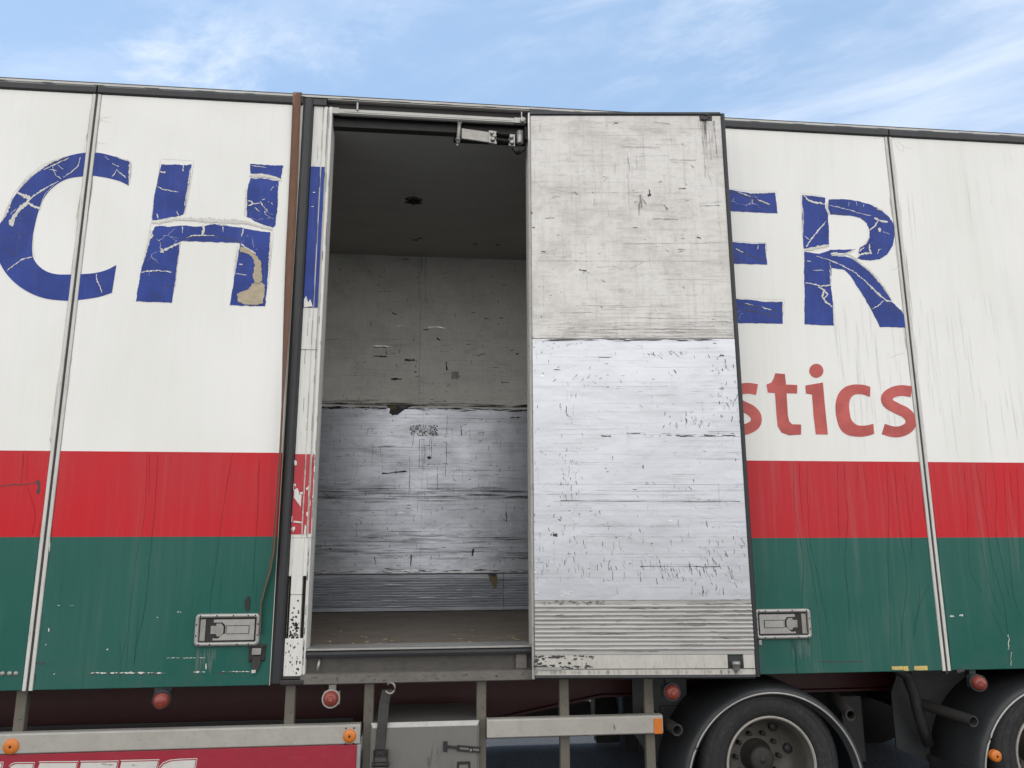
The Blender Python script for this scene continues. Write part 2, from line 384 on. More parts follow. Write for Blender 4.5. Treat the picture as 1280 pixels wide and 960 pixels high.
# ------------------------------------------------------------------ mesh builder
class MB:
    def __init__(s):
        s.v, s.f, s.mi, s.sm = [], [], [], []
        s.cur = 0
        s.smooth = False
        s.lift = 0

    def add(s, vs, fs, smooth=None):
        o = len(s.v)
        s.v += [tuple(p) for p in vs]
        for f in fs:
            s.f.append(tuple(i + o for i in f))
            s.mi.append(s.cur)
            s.sm.append(s.smooth if smooth is None else smooth)
        return s

    def box(s, x0, x1, y0, y1, z0, z1):
        return s.add([(x0, y0, z0), (x1, y0, z0), (x1, y1, z0), (x0, y1, z0), (x0, y0, z1), (x1, y0, z1), (x1, y1, z1), (x0, y1, z1)],
                     [(0, 1, 5, 4), (1, 2, 6, 5), (2, 3, 7, 6), (3, 0, 4, 7), (4, 5, 6, 7), (3, 2, 1, 0)])

    def prism(s, pts, off):
        """closed planar outline (3-D points) pushed along off"""
        n = len(pts)
        off = Vector(off)
        vs = [Vector(p) for p in pts] + [Vector(p) + off for p in pts]
        fs = [tuple(range(n)), tuple(range(2 * n - 1, n - 1, -1))]
        fs += [(i, i + n, (i + 1) % n + n, (i + 1) % n) for i in range(n)]
        return s.add(vs, fs)

    def profile_x(s, pts, x0, x1):
        return s.prism([(x0, y, z) for y, z in pts], (x1 - x0, 0, 0))

    def profile_z(s, pts, z0, z1):
        return s.prism([(x, y, z0) for x, y in pts], (0, 0, z1 - z0))

    def plate_y(s, pts, y0, y1):
        return s.prism([(x, y0, z) for x, z in pts], (0, y1 - y0, 0))

    def lathe(s, prof, c=(0, 0, 0), axis='y', n=48, a0=0.0, a1=None):
        """prof = [(radius, along)], turned about an axis through c"""
        full = a1 is None
        a1 = a0 + 2 * math.pi if full else a1
        k = n if full else n + 1
        vs, fs = [], []
        for i in range(k):
            a = a0 + (a1 - a0) * i / n
            ca, sa = math.cos(a), math.sin(a)
            for r_, h in prof:
                if axis == 'y':
                    vs.append((c[0] + r_ * ca, c[1] + h, c[2] + r_ * sa))
                elif axis == 'z':
                    vs.append((c[0] + r_ * ca, c[1] + r_ * sa, c[2] + h))
                else:
                    vs.append((c[0] + h, c[1] + r_ * ca, c[2] + r_ * sa))
        p = len(prof)
        for i in range(n):
            j = (i + 1) % k
            for q in range(p - 1):
                fs.append((i * p + q, i * p + q + 1, j * p + q + 1, j * p + q))
        return s.add(vs, fs, True)

    def tube(s, path, r_, n=10, cap=True):
        path = [Vector(p) for p in path]
        vs, fs = [], []
        for i, p in enumerate(path):
            t = (path[min(i + 1, len(path) - 1)] - path[max(i - 1, 0)]).normalized()
            a = t.cross(Vector((0, 0, 1)) if abs(t.z) < 0.9 else Vector((1, 0, 0))).normalized()
            b = t.cross(a)
            rr = r_[i] if hasattr(r_, '__len__') else r_
            for k in range(n):
                w = 2 * math.pi * k / n
                vs.append(p + a * math.cos(w) * rr + b * math.sin(w) * rr)
        for i in range(len(path) - 1):
            for k in range(n):
                fs.append((i * n + k, i * n + (k + 1) % n, (i + 1) * n + (k + 1) % n, (i + 1) * n + k))
        s.add(vs, fs, True)
        if cap:
            o = len(s.v) - len(vs)
            for base in (0, (len(path) - 1) * n):
                s.f.append(tuple(o + base + k for k in range(n)))
                s.mi.append(s.cur)
                s.sm.append(False)
        return s

    def ribbon(s, pts, width, nrm, taper=True, jit=0.0):
        """flat mark lying on a surface: pts on the surface, nrm outward"""
        nrm = Vector(nrm)
        s.lift = (s.lift + 1) % 89
        pts = [Vector(p) + nrm * (s.lift * 1.3e-5) for p in pts]
        L, Rr = [], []
        n = len(pts)
        for i, p in enumerate(pts):
            t = (pts[min(i + 1, n - 1)] - pts[max(i - 1, 0)]).normalized()
            sd_ = t.cross(nrm).normalized()
            w = width[i] if hasattr(width, '__len__') else width
            if taper and not hasattr(width, '__len__'):
                w *= 0.25 if i in (0, n - 1) else 1.0
            L.append(p + sd_ * (w / 2) * (1 + rnd.uniform(-jit, jit)))
            Rr.append(p - sd_ * (w / 2) * (1 + rnd.uniform(-jit, jit)))
        vs = L + Rr
        return s.add(vs, [(i, i + 1, n + i + 1, n + i) for i in range(n - 1)], False)

    def split(s):
        n_ = len(s.v)
        par = list(range(n_))

        def find(a):
            while par[a] != a:
                par[a] = par[par[a]]
                a = par[a]
            return a
        for f in s.f:
            for q in f[1:]:
                par[find(q)] = find(f[0])
        groups = {}
        for i in range(n_):
            groups.setdefault(find(i), []).append(i)
        isl = []
        for ids in groups.values():
            lo = [min(s.v[i][k] for i in ids) for k in range(3)]
            hi = [max(s.v[i][k] for i in ids) for k in range(3)]
            isl.append([set(ids), lo, hi])
        merged = True
        while merged:
            merged = False
            for i in range(len(isl)):
                for j in range(i + 1, len(isl)):
                    if all(isl[i][1][k] - 0.004 <= isl[j][2][k] and isl[j][1][k] - 0.004 <= isl[i][2][k] for k in range(3)):
                        isl[i] = [isl[i][0] | isl[j][0], [min(p) for p in zip(isl[i][1], isl[j][1])], [max(p) for p in zip(isl[i][2], isl[j][2])]]
                        del isl[j]
                        merged = True
                        break
                if merged:
                    break
        out_ = []
        for ids, _lo, _hi in isl:
            m_ = MB()
            order = sorted(ids)
            idx = {q: k for k, q in enumerate(order)}
            m_.v = [s.v[q] for q in order]
            for f, a, c_ in zip(s.f, s.mi, s.sm):
                if f[0] in idx:
                    m_.f.append(tuple(idx[q] for q in f))
                    m_.mi.append(a)
                    m_.sm.append(c_)
            out_.append(m_)
        return out_

    def build_each(s, name, mats, parent=None, bevel=0.0, **kw):
        """every loose piece becomes a part of its own"""
        return [m_.build(name, mats, parent, bevel, **kw) for m_ in s.split()]

    def build(s, name, mats, parent=None, bevel=0.0, seg=2, recalc=True, kind=None, label=None):
        me = bpy.data.meshes.new(name)
        me.from_pydata(s.v, [], s.f)
        if isinstance(mats, str):
            mats = [mats]
        for q in mats:
            me.materials.append(MATS[q])
        for p, a, b in zip(me.polygons, s.mi, s.sm):
            p.material_index = min(a, len(mats) - 1)
            p.use_smooth = b
        if recalc:
            bm = bmesh.new()
            bm.from_mesh(me)
            bmesh.ops.recalc_face_normals(bm, faces=bm.faces)
            bm.to_mesh(me)
            bm.free()
        o = bpy.data.objects.new(name, me)
        COL.objects.link(o)
        if parent:
            attach(o, parent)
        if bevel:
            b = o.modifiers.new('bevel', 'BEVEL')
            b.width = bevel
            b.segments = seg
            b.limit_method = 'ANGLE'
            b.angle_limit = R(40)
        if kind:
            o['kind'] = kind
        if label:
            o['label'] = label
        return o


def origin_of(o):
    p = Vector((0, 0, 0))
    while o:
        p += Vector(o.location)
        o = o.parent
    return p


def attach(o, parent):
    o.parent = parent
    o.location = Vector(o.location) - origin_of(parent)


def empty(name, loc, parent=None):
    o = bpy.data.objects.new(name, None)
    o.empty_display_size = 0.2
    o.location = loc
    COL.objects.link(o)
    if parent:
        attach(o, parent)
    return o


def tag(o, label, cat, group=None):
    o['label'] = label
    o['category'] = cat
    if group:
        o['group'] = group


def copy_tree(o, parent):
    c = o.copy()
    COL.objects.link(c)
    c.parent = parent
    for ch in list(o.children):
        copy_tree(ch, c)
    return c


def catmull(p, n=5, closed=False):
    out_ = []
    k = len(p)
    for i in range(k if closed else k - 1):
        if closed:
            a, b, c, d = (p[(i + q) % k] for q in (-1, 0, 1, 2))
        else:
            a, b, c, d = p[max(i - 1, 0)], p[i], p[i + 1], p[min(i + 2, k - 1)]
        for j in range(n):
            t = j / n
            out_.append(tuple(0.5 * (2 * b[q] + (c[q] - a[q]) * t + (2 * a[q] - 5 * b[q] + 4 * c[q] - d[q]) * t * t + (3 * b[q] - a[q] - 3 * c[q] + d[q]) * t ** 3) for q in (0, 1)))
    if not closed:
        out_.append(tuple(p[-1]))
    return out_


def rough_line(p, step=3.0, amp=0.5, closed=True):
    """resample an outline and roughen it (torn vinyl edge)"""
    out_ = []
    k = len(p)
    for i in range(k if closed else k - 1):
        a, b = p[i], p[(i + 1) % k]
        d = math.hypot(b[0] - a[0], b[1] - a[1])
        m_ = max(1, int(d / step))
        for j in range(m_):
            t = j / m_
            q = amp if j else amp * 0.3
            out_.append((a[0] + (b[0] - a[0]) * t + rnd.uniform(-q, q), a[1] + (b[1] - a[1]) * t + rnd.uniform(-q, q)))
    return out_


def zm(pts, k, ox, oy):
    return [(ox + x / k, oy + y / k) for x, y in pts]


FRONT = (0, -1, 0)
# ================================================================== ground
GZ = -0.14
gm = MB()
N = 40
ext = 3000
gm.add([(-ext, -ext, GZ), (ext, -ext, GZ), (ext, ext, GZ), (-ext, ext, GZ)], [(0, 1, 2, 3)])
go = gm.build('ground', 'yard', kind='structure', recalc=False)

# ================================================================== trailer
T = empty('cargo_trailer', (0.6, 1.22, GZ))
tag(T, 'long white trailer with red and green stripes, worn blue letters and its side door open', 'trailer')
XL, XR, YB = -5.6, 6.2, 2.48

# ---- roof and top rails
b = MB()
b.box(XL, XR, 0.125, YB - 0.002, 4.303, 4.455)
b.build('roof', ['ceiling_lining'], T)
b = MB()
b.profile_x([(-0.006, 4.447), (-0.006, 4.461), (0.02, 4.470), (0.25, 4.476), (0.25, 4.457), (0.04, 4.457), (0.0, 4.447)], XL, XR)
for x in [XL + 0.31 * i for i in range(39)]:
    b.box(x, x + rnd.uniform(0.05, 0.14), -0.0085, -0.004, 4.449, 4.459)
o = b.build('roof_edge_trim', ['alu_rail', 'dull_aluminium'], T)
b = MB()
for i in range(60):                        # torn sealant standing up along the roof edge
    x = XL + rnd.random() * (XR - XL)
    w = rnd.uniform(0.02, 0.09)
    b.add([(x, 0.01, 4.469), (x + w, 0.01, 4.469), (x + w * 0.7, 0.012, 4.469 + rnd.uniform(0.004, 0.011)), (x + w * 0.2, 0.012, 4.472)], [(0, 1, 2, 3)])
b.profile_x([(0.004, 4.464), (0.004, 4.474), (0.04, 4.479), (0.04, 4.47)], XL, XR)
b.build('roof_seal', 'black_rubber', T, recalc=False)
for x0, x1 in ((XL, -2.168), (-2.160, -0.886), (0.60, 3.153), (3.161, XR)):
    b = MB()
    b.profile_x([(0.0, PT + 0.002), (-0.014, PT + 0.006), (-0.016, 4.430), (-0.008, 4.4455), (0.04, 4.4455), (0.04, PT + 0.002)], x0, x1)
    b.build('top_rail', 'rubber_seal', T, 0.003)

# ---- fixed side panels
specs = [(XL, -3.60, 'panel_paint_b'), (-3.58, -2.1925, 'panel_paint_b'), (-2.1375, -0.886, 'panel_paint'), (0.62, 3.1265, 'panel_paint_c'), (3.1815, 4.60, 'panel_paint_c'), (4.62, XR, 'panel_paint_c')]
PAN = []
for x0, x1, mm in specs:
    b = MB()
    b.box(x0, x1, 0.0, 0.055, ZB, PT)
    o = b.build('side_panel', [mm, 'drip', 'dark_mark', 'peeled_backing', 'grime'], T, 0.004)
    PAN.append(o)
PC0, PH, PER, PWR = PAN[1], PAN[2], PAN[3], PAN[4]


def marks(parent, name='surface_marks'):
    return MB()


def finish_marks(b, parent, mats, name):
    return b.build(name, mats, parent, recalc=False)


# ---- seams between the panels: two pale strips and a dark joint
for xc in (-2.165, 3.154):
    b = MB()
    for s_ in (-1, 1):
        xa = xc + s_ * 0.0165
        b.profile_z([(xa - 0.0105, 0.02), (xa - 0.0095, -0.003), (xa - 0.005, -0.006), (xa + 0.005, -0.006), (xa + 0.0095, -0.003), (xa + 0.0105, 0.02)], ZB - 0.002, PT - 0.002)
    o = b.build('seam_profile', 'seam_white', T, 0.0015)
    b = MB()
    b.box(xc - 0.0058, xc + 0.0058, -0.001, 0.03, ZB - 0.02, PT + 0.055)
    b.build('seam_gasket', 'black_rubber', o)
    # grime bleeding out of the joint
    b = MB()
    for i in range(34):
        z = rnd.uniform(ZB + 0.02, PT - 0.05)
        s_ = rnd.choice((-1, 1))
        x = xc + s_ * (0.0285 + rnd.random() * 0.010)
        ln = rnd.uniform(0.03, 0.35)
        b.cur = rnd.choice((0, 0, 0, 0, 1))
        b.ribbon([(x + rnd.uniform(-.003, .003), -0.0012, z - ln * t) for t in (0, .3, .7, 1) if z - ln * t > ZB], rnd.uniform(0.003, 0.010), FRONT)
    b.build('joint_grime', ['grime', 'drip'], o, recalc=False)
for xc in (-3.59, 4.61):
    b = MB()
    b.box(xc - 0.0098, xc + 0.0098, 0.004, 0.03, ZB, PT)
    b.build('seam_profile', 'black_rubber', T)

# ---- lettering ------------------------------------------------------
YV0, YV1 = -0.0004, -0.0024


def letter(parent, outlines, m_='blue_vinyl', label=None, y0=YV0, y1=YV1):
    b = MB()
    for pl in outlines:
        b.prism([at(px, py, y0) for px, py in pl], (0, y1 - y0, 0))
    return b.build('letter', m_, parent, label=label)


k1 = 4.572
C_out_top = zm([(-20, 560), (-22, 500), (0, 455), (38, 405), (70, 322), (120, 252), (190, 182), (270, 122), (360, 80), (440, 57), (505, 48)], k1, 0, 180)
C_in_top = zm([(487, 183), (400, 195), (340, 220), (290, 260), (250, 310), (225, 370), (205, 440), (187, 530), (183, 600)], k1, 0, 180)
C_in_bot = zm([(183, 600), (190, 650), (220, 695), (270, 730), (330, 745), (413, 746)], k1, 0, 180)
C_out_bot = zm([(392, 895), (370, 895), (270, 885), (180, 855), (100, 805), (40, 745), (0, 680), (-20, 620), (-20, 560)], k1, 0, 180)
ol = rough_line(catmull(C_out_top, 4), 2.5, 0.35, False) + catmull(C_in_top, 4)[:] + catmull(C_in_bot, 4)[1:] + catmull(C_out_bot, 4)[:-1]
letter(PC0, [ol], label='blue vinyl letter C, left two thirds, torn across its upper bow')
cr = catmull(zm([(545, 50), (580, 53), (660, 74), (745, 104)], k1, 0, 180), 4) + catmull(zm([(735, 238), (690, 215), (620, 195), (540, 182), (529, 182)], k1, 0, 180), 4)
cr2 = catmull(zm([(456, 745), (540, 738), (610, 720), (665, 692)], k1, 0, 180), 4) + catmull(zm([(640, 850), (560, 875), (460, 890), (437, 892)], k1, 0, 180), 4)
letter(PH, [rough_line(cr, 3, 0.3)], label='upper tip of the blue vinyl letter C beside the seam')
letter(PH, [cr2], label='lower tip of the blue vinyl letter C beside the seam')
k2 = 4.364
hp = [
    [(228, 110), (255, 114), (300, 111), (345, 116), (390, 111), (384, 170), (375, 230), (362, 300), (350, 372), (345, 385), (300, 397), (260, 402), (215, 412), (175, 415), (183, 340), (190, 270), (202, 222), (215, 150)],
    [(710, 110), (890, 118), (878, 190), (845, 176), (800, 166), (755, 160), (712, 161)],
    [(712, 186), (740, 192), (770, 186), (820, 194), (866, 203), (860, 290), (858, 350), (848, 440), (836, 456), (800, 446), (770, 435), (735, 422), (712, 405), (690, 398), (694, 330), (692, 290), (700, 222)],
    [(190, 452), (230, 447), (260, 453), (300, 449), (340, 444), (400, 450), (450, 448), (490, 440), (520, 436), (545, 446), (580, 444), (620, 452), (660, 455), (710, 466), (760, 475), (820, 482), (820, 540), (815, 600), (808, 690), (804, 760), (792, 885), (600, 880), (612, 800), (625, 720), (640, 640), (650, 580), (655, 540), (600, 537), (500, 534), (400, 531), (345, 528), (328, 533), (318, 610), (308, 690), (296, 780), (283, 866), (87, 858), (100, 780), (115, 690), (135, 620), (150, 560), (172, 490)],
]
LH = letter(PH, [rough_line(rough_line(zm(q, k2, 150, 180), 4.5, 0.5), 1.5, 0.32) for q in hp], label='blue vinyl letter H, cracked and split along its crossbar')
k4 = 4.8
ebars = zm([(-180, 60), (55, 82), (110, 92), (180, 105), (250, 104), (330, 100), (345, 224), (60, 211), (-60, 206), (-62, 388), (70, 395), (190, 408), (272, 405), (282, 532), (75, 525), (-65, 519), (-66, 730), (90, 738), (200, 745), (260, 755), (375, 755), (376, 886), (97, 882), (-180, 874)], k4, 900, 220)
letter(PER, [rough_line(ebars, 3.2, 0.35)], label='blue vinyl letter E half hidden by the open door')
k3 = 5.05
rp = [
    [(65, 70), (140, 78), (208, 86), (208, 150), (225, 190), (230, 260), (233, 382), (195, 388), (160, 395), (75, 408), (70, 350), (68, 300), (66, 180)],
    [(232, 97), (340, 98), (420, 108), (500, 132), (560, 166), (610, 208), (640, 255), (647, 320), (635, 390), (600, 445), (550, 476), (500, 482), (440, 478), (410, 466), (438, 448), (418, 432), (428, 402), (470, 378), (490, 340), (488, 290), (470, 245), (430, 213), (370, 200), (242, 192), (228, 150)],
    [(78, 428), (170, 442), (245, 415), (330, 416), (400, 410), (345, 433), (262, 440), (245, 456), (330, 457), (380, 472), (440, 517), (490, 557), (540, 612), (600, 692), (632, 745), (690, 800), (716, 850), (718, 906), (555, 903), (510, 810), (440, 690), (370, 580), (330, 542), (248, 528), (245, 640), (258, 760), (263, 893), (80, 886), (80, 660), (75, 560)],
]
letter(PER, [rough_line(rough_line(zm(q, k3, 990, 230), 4.5, 0.4), 1.5, 0.28) for q in rp], label='blue vinyl letter R, cracked, close to the panel seam')

# faded red small lettering
k8 = 3.2
s_mid = catmull([(830, 287), (792, 282), (756, 289), (730, 309), (737, 333), (768, 352), (806, 371), (826, 396), (822, 425), (792, 444), (757, 447), (717, 436)], 5)


def stroke_outline(mid, w):
    L, Rr = [], []
    for i, p in enumerate(mid):
        a, c = mid[max(i - 1, 0)], mid[min(i + 1, len(mid) - 1)]
        dx, dy = c[0] - a[0], c[1] - a[1]
        d = math.hypot(dx, dy) or 1
        nx, ny = -dy / d * w / 2, dx / d * w / 2
        L.append((p[0] + nx, p[1] + ny))
        Rr.append((p[0] - nx, p[1] - ny))
    return L + Rr[::-1]


so = stroke_outline(s_mid, 43)
tl = [(285, 213), (323, 216), (328, 258), (373, 260), (372, 294), (330, 293), (335, 380), (340, 405), (352, 417), (388, 418), (388, 458), (340, 461), (310, 450), (295, 425), (290, 380), (284, 292), (255, 290), (250, 258), (270, 250), (278, 235)]
il = [(405, 262), (475, 250), (483, 340), (495, 458), (447, 457), (438, 380), (432, 298), (408, 294)]
idot = [(449 + 28 * math.cos(a), 203 + 28 * math.sin(a)) for a in [2 * math.pi * q / 28 for q in range(28)]]
c_o = catmull([(665, 268), (640, 260), (600, 258), (565, 268), (538, 295), (526, 340), (530, 390), (545, 435), (575, 460), (620, 467), (655, 463), (680, 455)], 4)
c_i = catmull([(677, 415), (645, 422), (612, 420), (590, 400), (582, 370), (580, 335), (588, 310), (605, 298), (630, 297), (663, 307)], 4)
letter(PER, [zm([(x - 618, y - 9) for x, y in so], k8, 880, 400)], 'red_vinyl', 'faded red letter s partly behind the open door')
letter(PER, [zm(tl, k8, 880, 400)], 'red_vinyl', 'faded red letter t')
letter(PER, [zm(il, k8, 880, 400), zm(idot, k8, 880, 400)], 'red_vinyl', 'faded red letter i with round dot')
letter(PER, [zm(c_o + c_i, k8, 880, 400)], 'red_vinyl', 'faded red letter c')
letter(PER, [zm(so, k8, 880, 400)], 'red_vinyl', 'faded red letter s touching the panel seam')

# tears in the vinyl: pale backing shows through
YT = -0.0032


def tears(parent, k, ox, oy, lines, m_='peeled_backing'):
    b = MB()
    for w, pl in lines:
        q = zm(pl, k, ox, oy)
        q = rough_line(q, 1.5, 0.5, False) + [q[-1]]
        n = len(q)
        ws = [max(0.0012, w / k * 0.0049 * (0.35 + 0.65 * math.sin(math.pi * min(1, (i + 0.6) / n)) ** 0.6) * rnd.choice((rnd.uniform(0.35, 0.9), rnd.uniform(0.7, 1.5)))) for i in range(n)]
        y = YT - rnd.random() * 0.0003
        b.ribbon([at(px, py, y) for px, py in q], ws, FRONT)
    return b.build('torn_patch', [m_], parent, recalc=False)


tears(PC0, k1, 0, 180, [
    (9, [(55, 465), (62, 440), (95, 385), (150, 335), (200, 290), (260, 252), (335, 212)]), (26, [(62, 462), (75, 425), (110, 372), (160, 330)]),
    (22, [(95, 275), (130, 292), (180, 312)]), (18, [(160, 335), (190, 355), (228, 368)]), (24, [(60, 430), (70, 470)]),
    (7, [(40, 725), (80, 690), (130, 658), (185, 645)]), (8, [(250, 145), (310, 118), (350, 98), (395, 80)]),
    (5, [(300, 125), (305, 150), (320, 180), (350, 200)]), (6, [(362, 190), (400, 165), (445, 128), (458, 75)]),
    (4, [(280, 148), (305, 146), (325, 155)]), (3, [(330, 120), (362, 145)]), (3, [(60, 400), (90, 372)]), (4, [(235, 345), (222, 378)]),
    (3, [(232, 340), (258, 285), (310, 235)]), (10, [(100, 268), (140, 215), (195, 165)]), (14, [(10, 440), (40, 385), (70, 305)]), (12, [(180, 185), (230, 145), (300, 100), (370, 72)])])
tears(PH, k1, 0, 180, [(5, [(640, 188), (655, 168), (668, 148)]), (6, [(665, 145), (690, 168), (722, 192)]), (5, [(640, 108), (660, 120), (680, 130)]),
                       (3, [(600, 72), (625, 92)]), (5, [(550, 742), (555, 785), (570, 810), (583, 850)]), (12, [(742, 100), (742, 160), (737, 200)]), (10, [(660, 70), (700, 86), (745, 98)])])
tears(LH, k2, 150, 180, [
    (20, [(705, 174), (760, 172), (820, 178), (880, 198)]), (26, [(175, 430), (230, 424), (300, 408), (360, 408), (450, 414), (560, 420), (680, 425), (760, 448), (832, 466)]),
    (14, [(452, 440), (458, 465), (448, 500)]), (4, [(340, 446), (342, 486)]), (4, [(560, 450), (562, 480)]), (5, [(675, 455), (664, 505)]),
    (6, [(360, 512), (390, 500), (450, 496), (515, 500)]), (14, [(225, 585), (260, 570), (300, 550), (330, 538)]), (16, [(222, 585), (240, 592)]),
    (8, [(115, 700), (150, 692), (200, 690), (282, 698)]), (7, [(345, 115), (344, 148)]), (6, [(205, 232), (235, 248), (318, 262)]),
    (10, [(215, 150), (248, 156)]), (10, [(700, 310), (718, 312), (722, 328), (700, 335)]), (6, [(722, 325), (765, 322)]), (5, [(765, 312), (775, 330), (790, 350)]),
    (5, [(735, 345), (760, 368)]), (4, [(820, 255), (838, 232)]), (5, [(775, 305), (790, 300)]), (4, [(825, 320), (832, 330)]), (4, [(720, 118), (770, 124), (800, 128)]),
    (6, [(650, 655), (668, 657)]), (5, [(630, 706), (690, 714)]), (4, [(800, 375), (806, 360)]), (8, [(200, 380), (208, 405)]), (5, [(310, 368), (320, 390)]),
    (10, [(165, 470), (180, 500), (160, 520)]), (8, [(175, 480), (150, 560), (130, 635)]), (7, [(385, 130), (372, 230), (352, 340)]), (7, [(640, 555), (630, 640), (622, 720)]),
    (9, [(688, 240), (690, 330), (684, 390)]), (8, [(822, 490), (818, 580), (810, 680)]), (10, [(660, 545), (700, 575), (740, 598)])])
b = MB()
for q in ([(660, 560), (690, 570), (720, 590), (748, 612), (770, 645), (772, 690), (776, 740), (760, 765), (735, 760), (724, 715), (736, 660), (722, 618), (690, 595), (655, 590)],
          [(724, 760), (775, 755), (790, 770), (786, 830), (778, 870), (740, 878), (690, 876), (645, 862), (640, 815), (670, 802), (700, 795)]):
    b.prism([at(px, py, YT - 0.0005) for px, py in rough_line(zm(q, k2, 150, 180), 1.6, 0.7)], (0, -0.0012, 0))
b.build('torn_patch', 'tan_backing', PH)
tears(PER, k3, 990, 230, [
    (14, [(72, 70), (100, 98), (130, 112), (208, 126)]), (6, [(208, 126), (240, 135), (350, 160), (440, 188), (500, 200)]), (10, [(88, 398), (120, 350), (160, 300), (215, 235)]),
    (24, [(78, 418), (130, 408), (180, 395), (235, 388)]), (10, [(250, 440), (300, 448), (340, 440), (400, 412)]), (20, [(245, 440), (290, 438)]), (18, [(350, 440), (400, 470), (440, 505)]),
    (14, [(420, 445), (480, 436), (505, 438)]), (12, [(500, 435), (488, 405), (490, 378)]), (9, [(488, 292), (520, 268), (545, 230)]), (16, [(520, 215), (560, 232), (605, 238)]),
    (24, [(545, 290), (562, 293)]), (4, [(575, 300), (615, 318)]), (8, [(155, 455), (240, 482), (320, 515), (400, 560), (470, 620), (540, 690)]), (14, [(470, 620), (540, 690), (600, 738), (630, 742)]),
    (9, [(80, 625), (120, 628), (180, 645), (250, 638)]), (14, [(165, 650), (205, 670), (190, 710), (215, 745), (255, 775)]), (12, [(200, 665), (225, 695), (205, 720)]),
    (7, [(508, 788), (545, 768), (578, 735)]), (5, [(360, 115), (358, 140)]), (5, [(405, 112), (410, 135)]), (5, [(455, 125), (450, 145)]), (14, [(535, 155), (570, 168)]), (6, [(540, 440), (548, 415), (565, 412)]),
    (6, [(95, 485), (120, 490)]), (5, [(130, 545), (200, 545)]), (6, [(240, 490), (243, 640)]), (4, [(80, 330), (110, 350)]), (4, [(72, 150), (70, 330)]), (8, [(220, 120), (225, 170), (235, 195)]),
    (18, [(450, 512), (490, 545), (540, 600), (590, 665), (625, 722)]), (8, [(430, 400), (470, 372), (488, 335)]), (10, [(420, 430), (455, 400)])])
tears(PER, k4, 900, 220, [(7, [(110, 95), (150, 110), (185, 125)]), (7, [(225, 140), (260, 155), (300, 172)]), (9, [(95, 435), (120, 450), (140, 458)]), (5, [(225, 440), (230, 415)]), (7, [(250, 785), (275, 795), (310, 805)]),
                          (5, [(150, 765), (200, 775)]), (10, [(275, 412), (277, 480)]), (10, [(378, 765), (378, 830)]), (7, [(180, 104), (250, 102), (325, 98)]), (6, [(255, 754), (320, 752), (372, 753)])])
# folds in the vinyl: their crease shade painted as dark lines
b = MB()


def creases(parent, k, ox, oy, lines):
    b = MB()
    for w, pl in lines:
        q = rough_line(zm(pl, k, ox, oy), 2, 0.25, False) + zm(pl, k, ox, oy)[-1:]
        b.ribbon([at(px, py, YT + 0.0005) for px, py in q], w / k * 0.0049, FRONT, True, 0.3)
    b.build('vinyl_fold', ['fold_shade'], parent, recalc=False)


simple('fold_shade', (0.008, 0.014, 0.06), 0.4)
creases(PER, k4, 900, 220, [(7, [(60, 90), (140, 118), (230, 150), (330, 185)]), (8, [(110, 452), (180, 475), (275, 512)]), (7, [(130, 768), (230, 785), (360, 815)]), (9, [(160, 800), (260, 820), (365, 855)]), (5, [(120, 790), (190, 820)])])
creases(PER, k3, 990, 230, [(7, [(590, 742), (625, 770), (660, 800), (690, 808)]), (6, [(245, 180), (300, 190), (370, 180)]), (5, [(500, 690), (540, 720)]), (6, [(520, 205), (590, 205)])])
creases(PH, k2, 150, 180, [(6, [(345, 520), (400, 505), (480, 500), (570, 510), (655, 535)]), (4, [(180, 515), (240, 545)]), (4, [(160, 820), (230, 835)]), (4, [(235, 770), (285, 778)]), (4, [(650, 690), (690, 700)]), (3, [(760, 545), (815, 550)]), (3, [(700, 640), (650, 690)])])
creases(PC0, k1, 0, 180, [(3, [(5, 520), (60, 545)]), (3, [(50, 610), (110, 645)]), (3, [(90, 690), (150, 710)]), (3, [(90, 512), (185, 512)]), (5, [(240, 135), (320, 100), (400, 75)]), (3, [(110, 405), (170, 395)]), (3, [(30, 590), (60, 620), (90, 640)])])


# hair-thin outlines where lost vinyl has left a dirty edge
def ghost(parent, k, ox, oy, lines):
    b = MB()
    for pl in lines:
        q = rough_line(zm(pl, k, ox, oy), 3, 0.25, False) + zm(pl, k, ox, oy)[-1:]
        b.ribbon([at(px, py, -0.0008) for px, py in q], 0.0022, FRONT)
    b.build('glue_line', ['scuff'], parent, recalc=False)


ghost(PH, k2, 150, 180, [[(402, 92), (395, 160), (372, 290), (352, 388)], [(222, 82), (400, 92)], [(222, 82), (205, 200), (170, 410)], [(684, 290), (678, 400)], [(330, 545), (310, 690), (300, 790)], [(172, 420), (150, 540), (130, 640)], [(838, 480), (822, 640), (808, 780)], [(650, 570), (632, 690)]])
ghost(PC0, k1, 0, 180, [[(0, 480), (30, 385), (80, 280), (160, 180), (250, 115), (330, 85)], [(190, 520), (188, 600), (200, 660)]])
ghost(PH, k1, 0, 180, [[(752, 98), (748, 170), (742, 230)]])
ghost(PER, k4, 900, 220, [[(60, 75), (180, 90), (340, 90), (345, 120)], [(75, 388), (200, 400), (280, 398), (282, 450)], [(100, 732), (250, 738), (388, 742), (385, 780)]])
ghost(PER, k3, 990, 230, [[(55, 55), (60, 200), (62, 300)], [(55, 55), (200, 78)], [(500, 125), (560, 160), (615, 200)], [(80, 600), (78, 660)], [(440, 505), (520, 575), (600, 680), (640, 745)]])

# ---- dried drips and scrapes on the panels


def drips(parent, lines, w=0.0045):
    b = MB()
    for pl in lines:
        q = rough_line(catmull(pl, 6), 6, 0.5, False) + [pl[-1]]
        b.ribbon([at(px, py, -0.0009) for px, py in q], w * rnd.uniform(0.7, 1.3), FRONT, True, 0.5)
    b.build('drip_marks', ['drip'], parent, recalc=False)


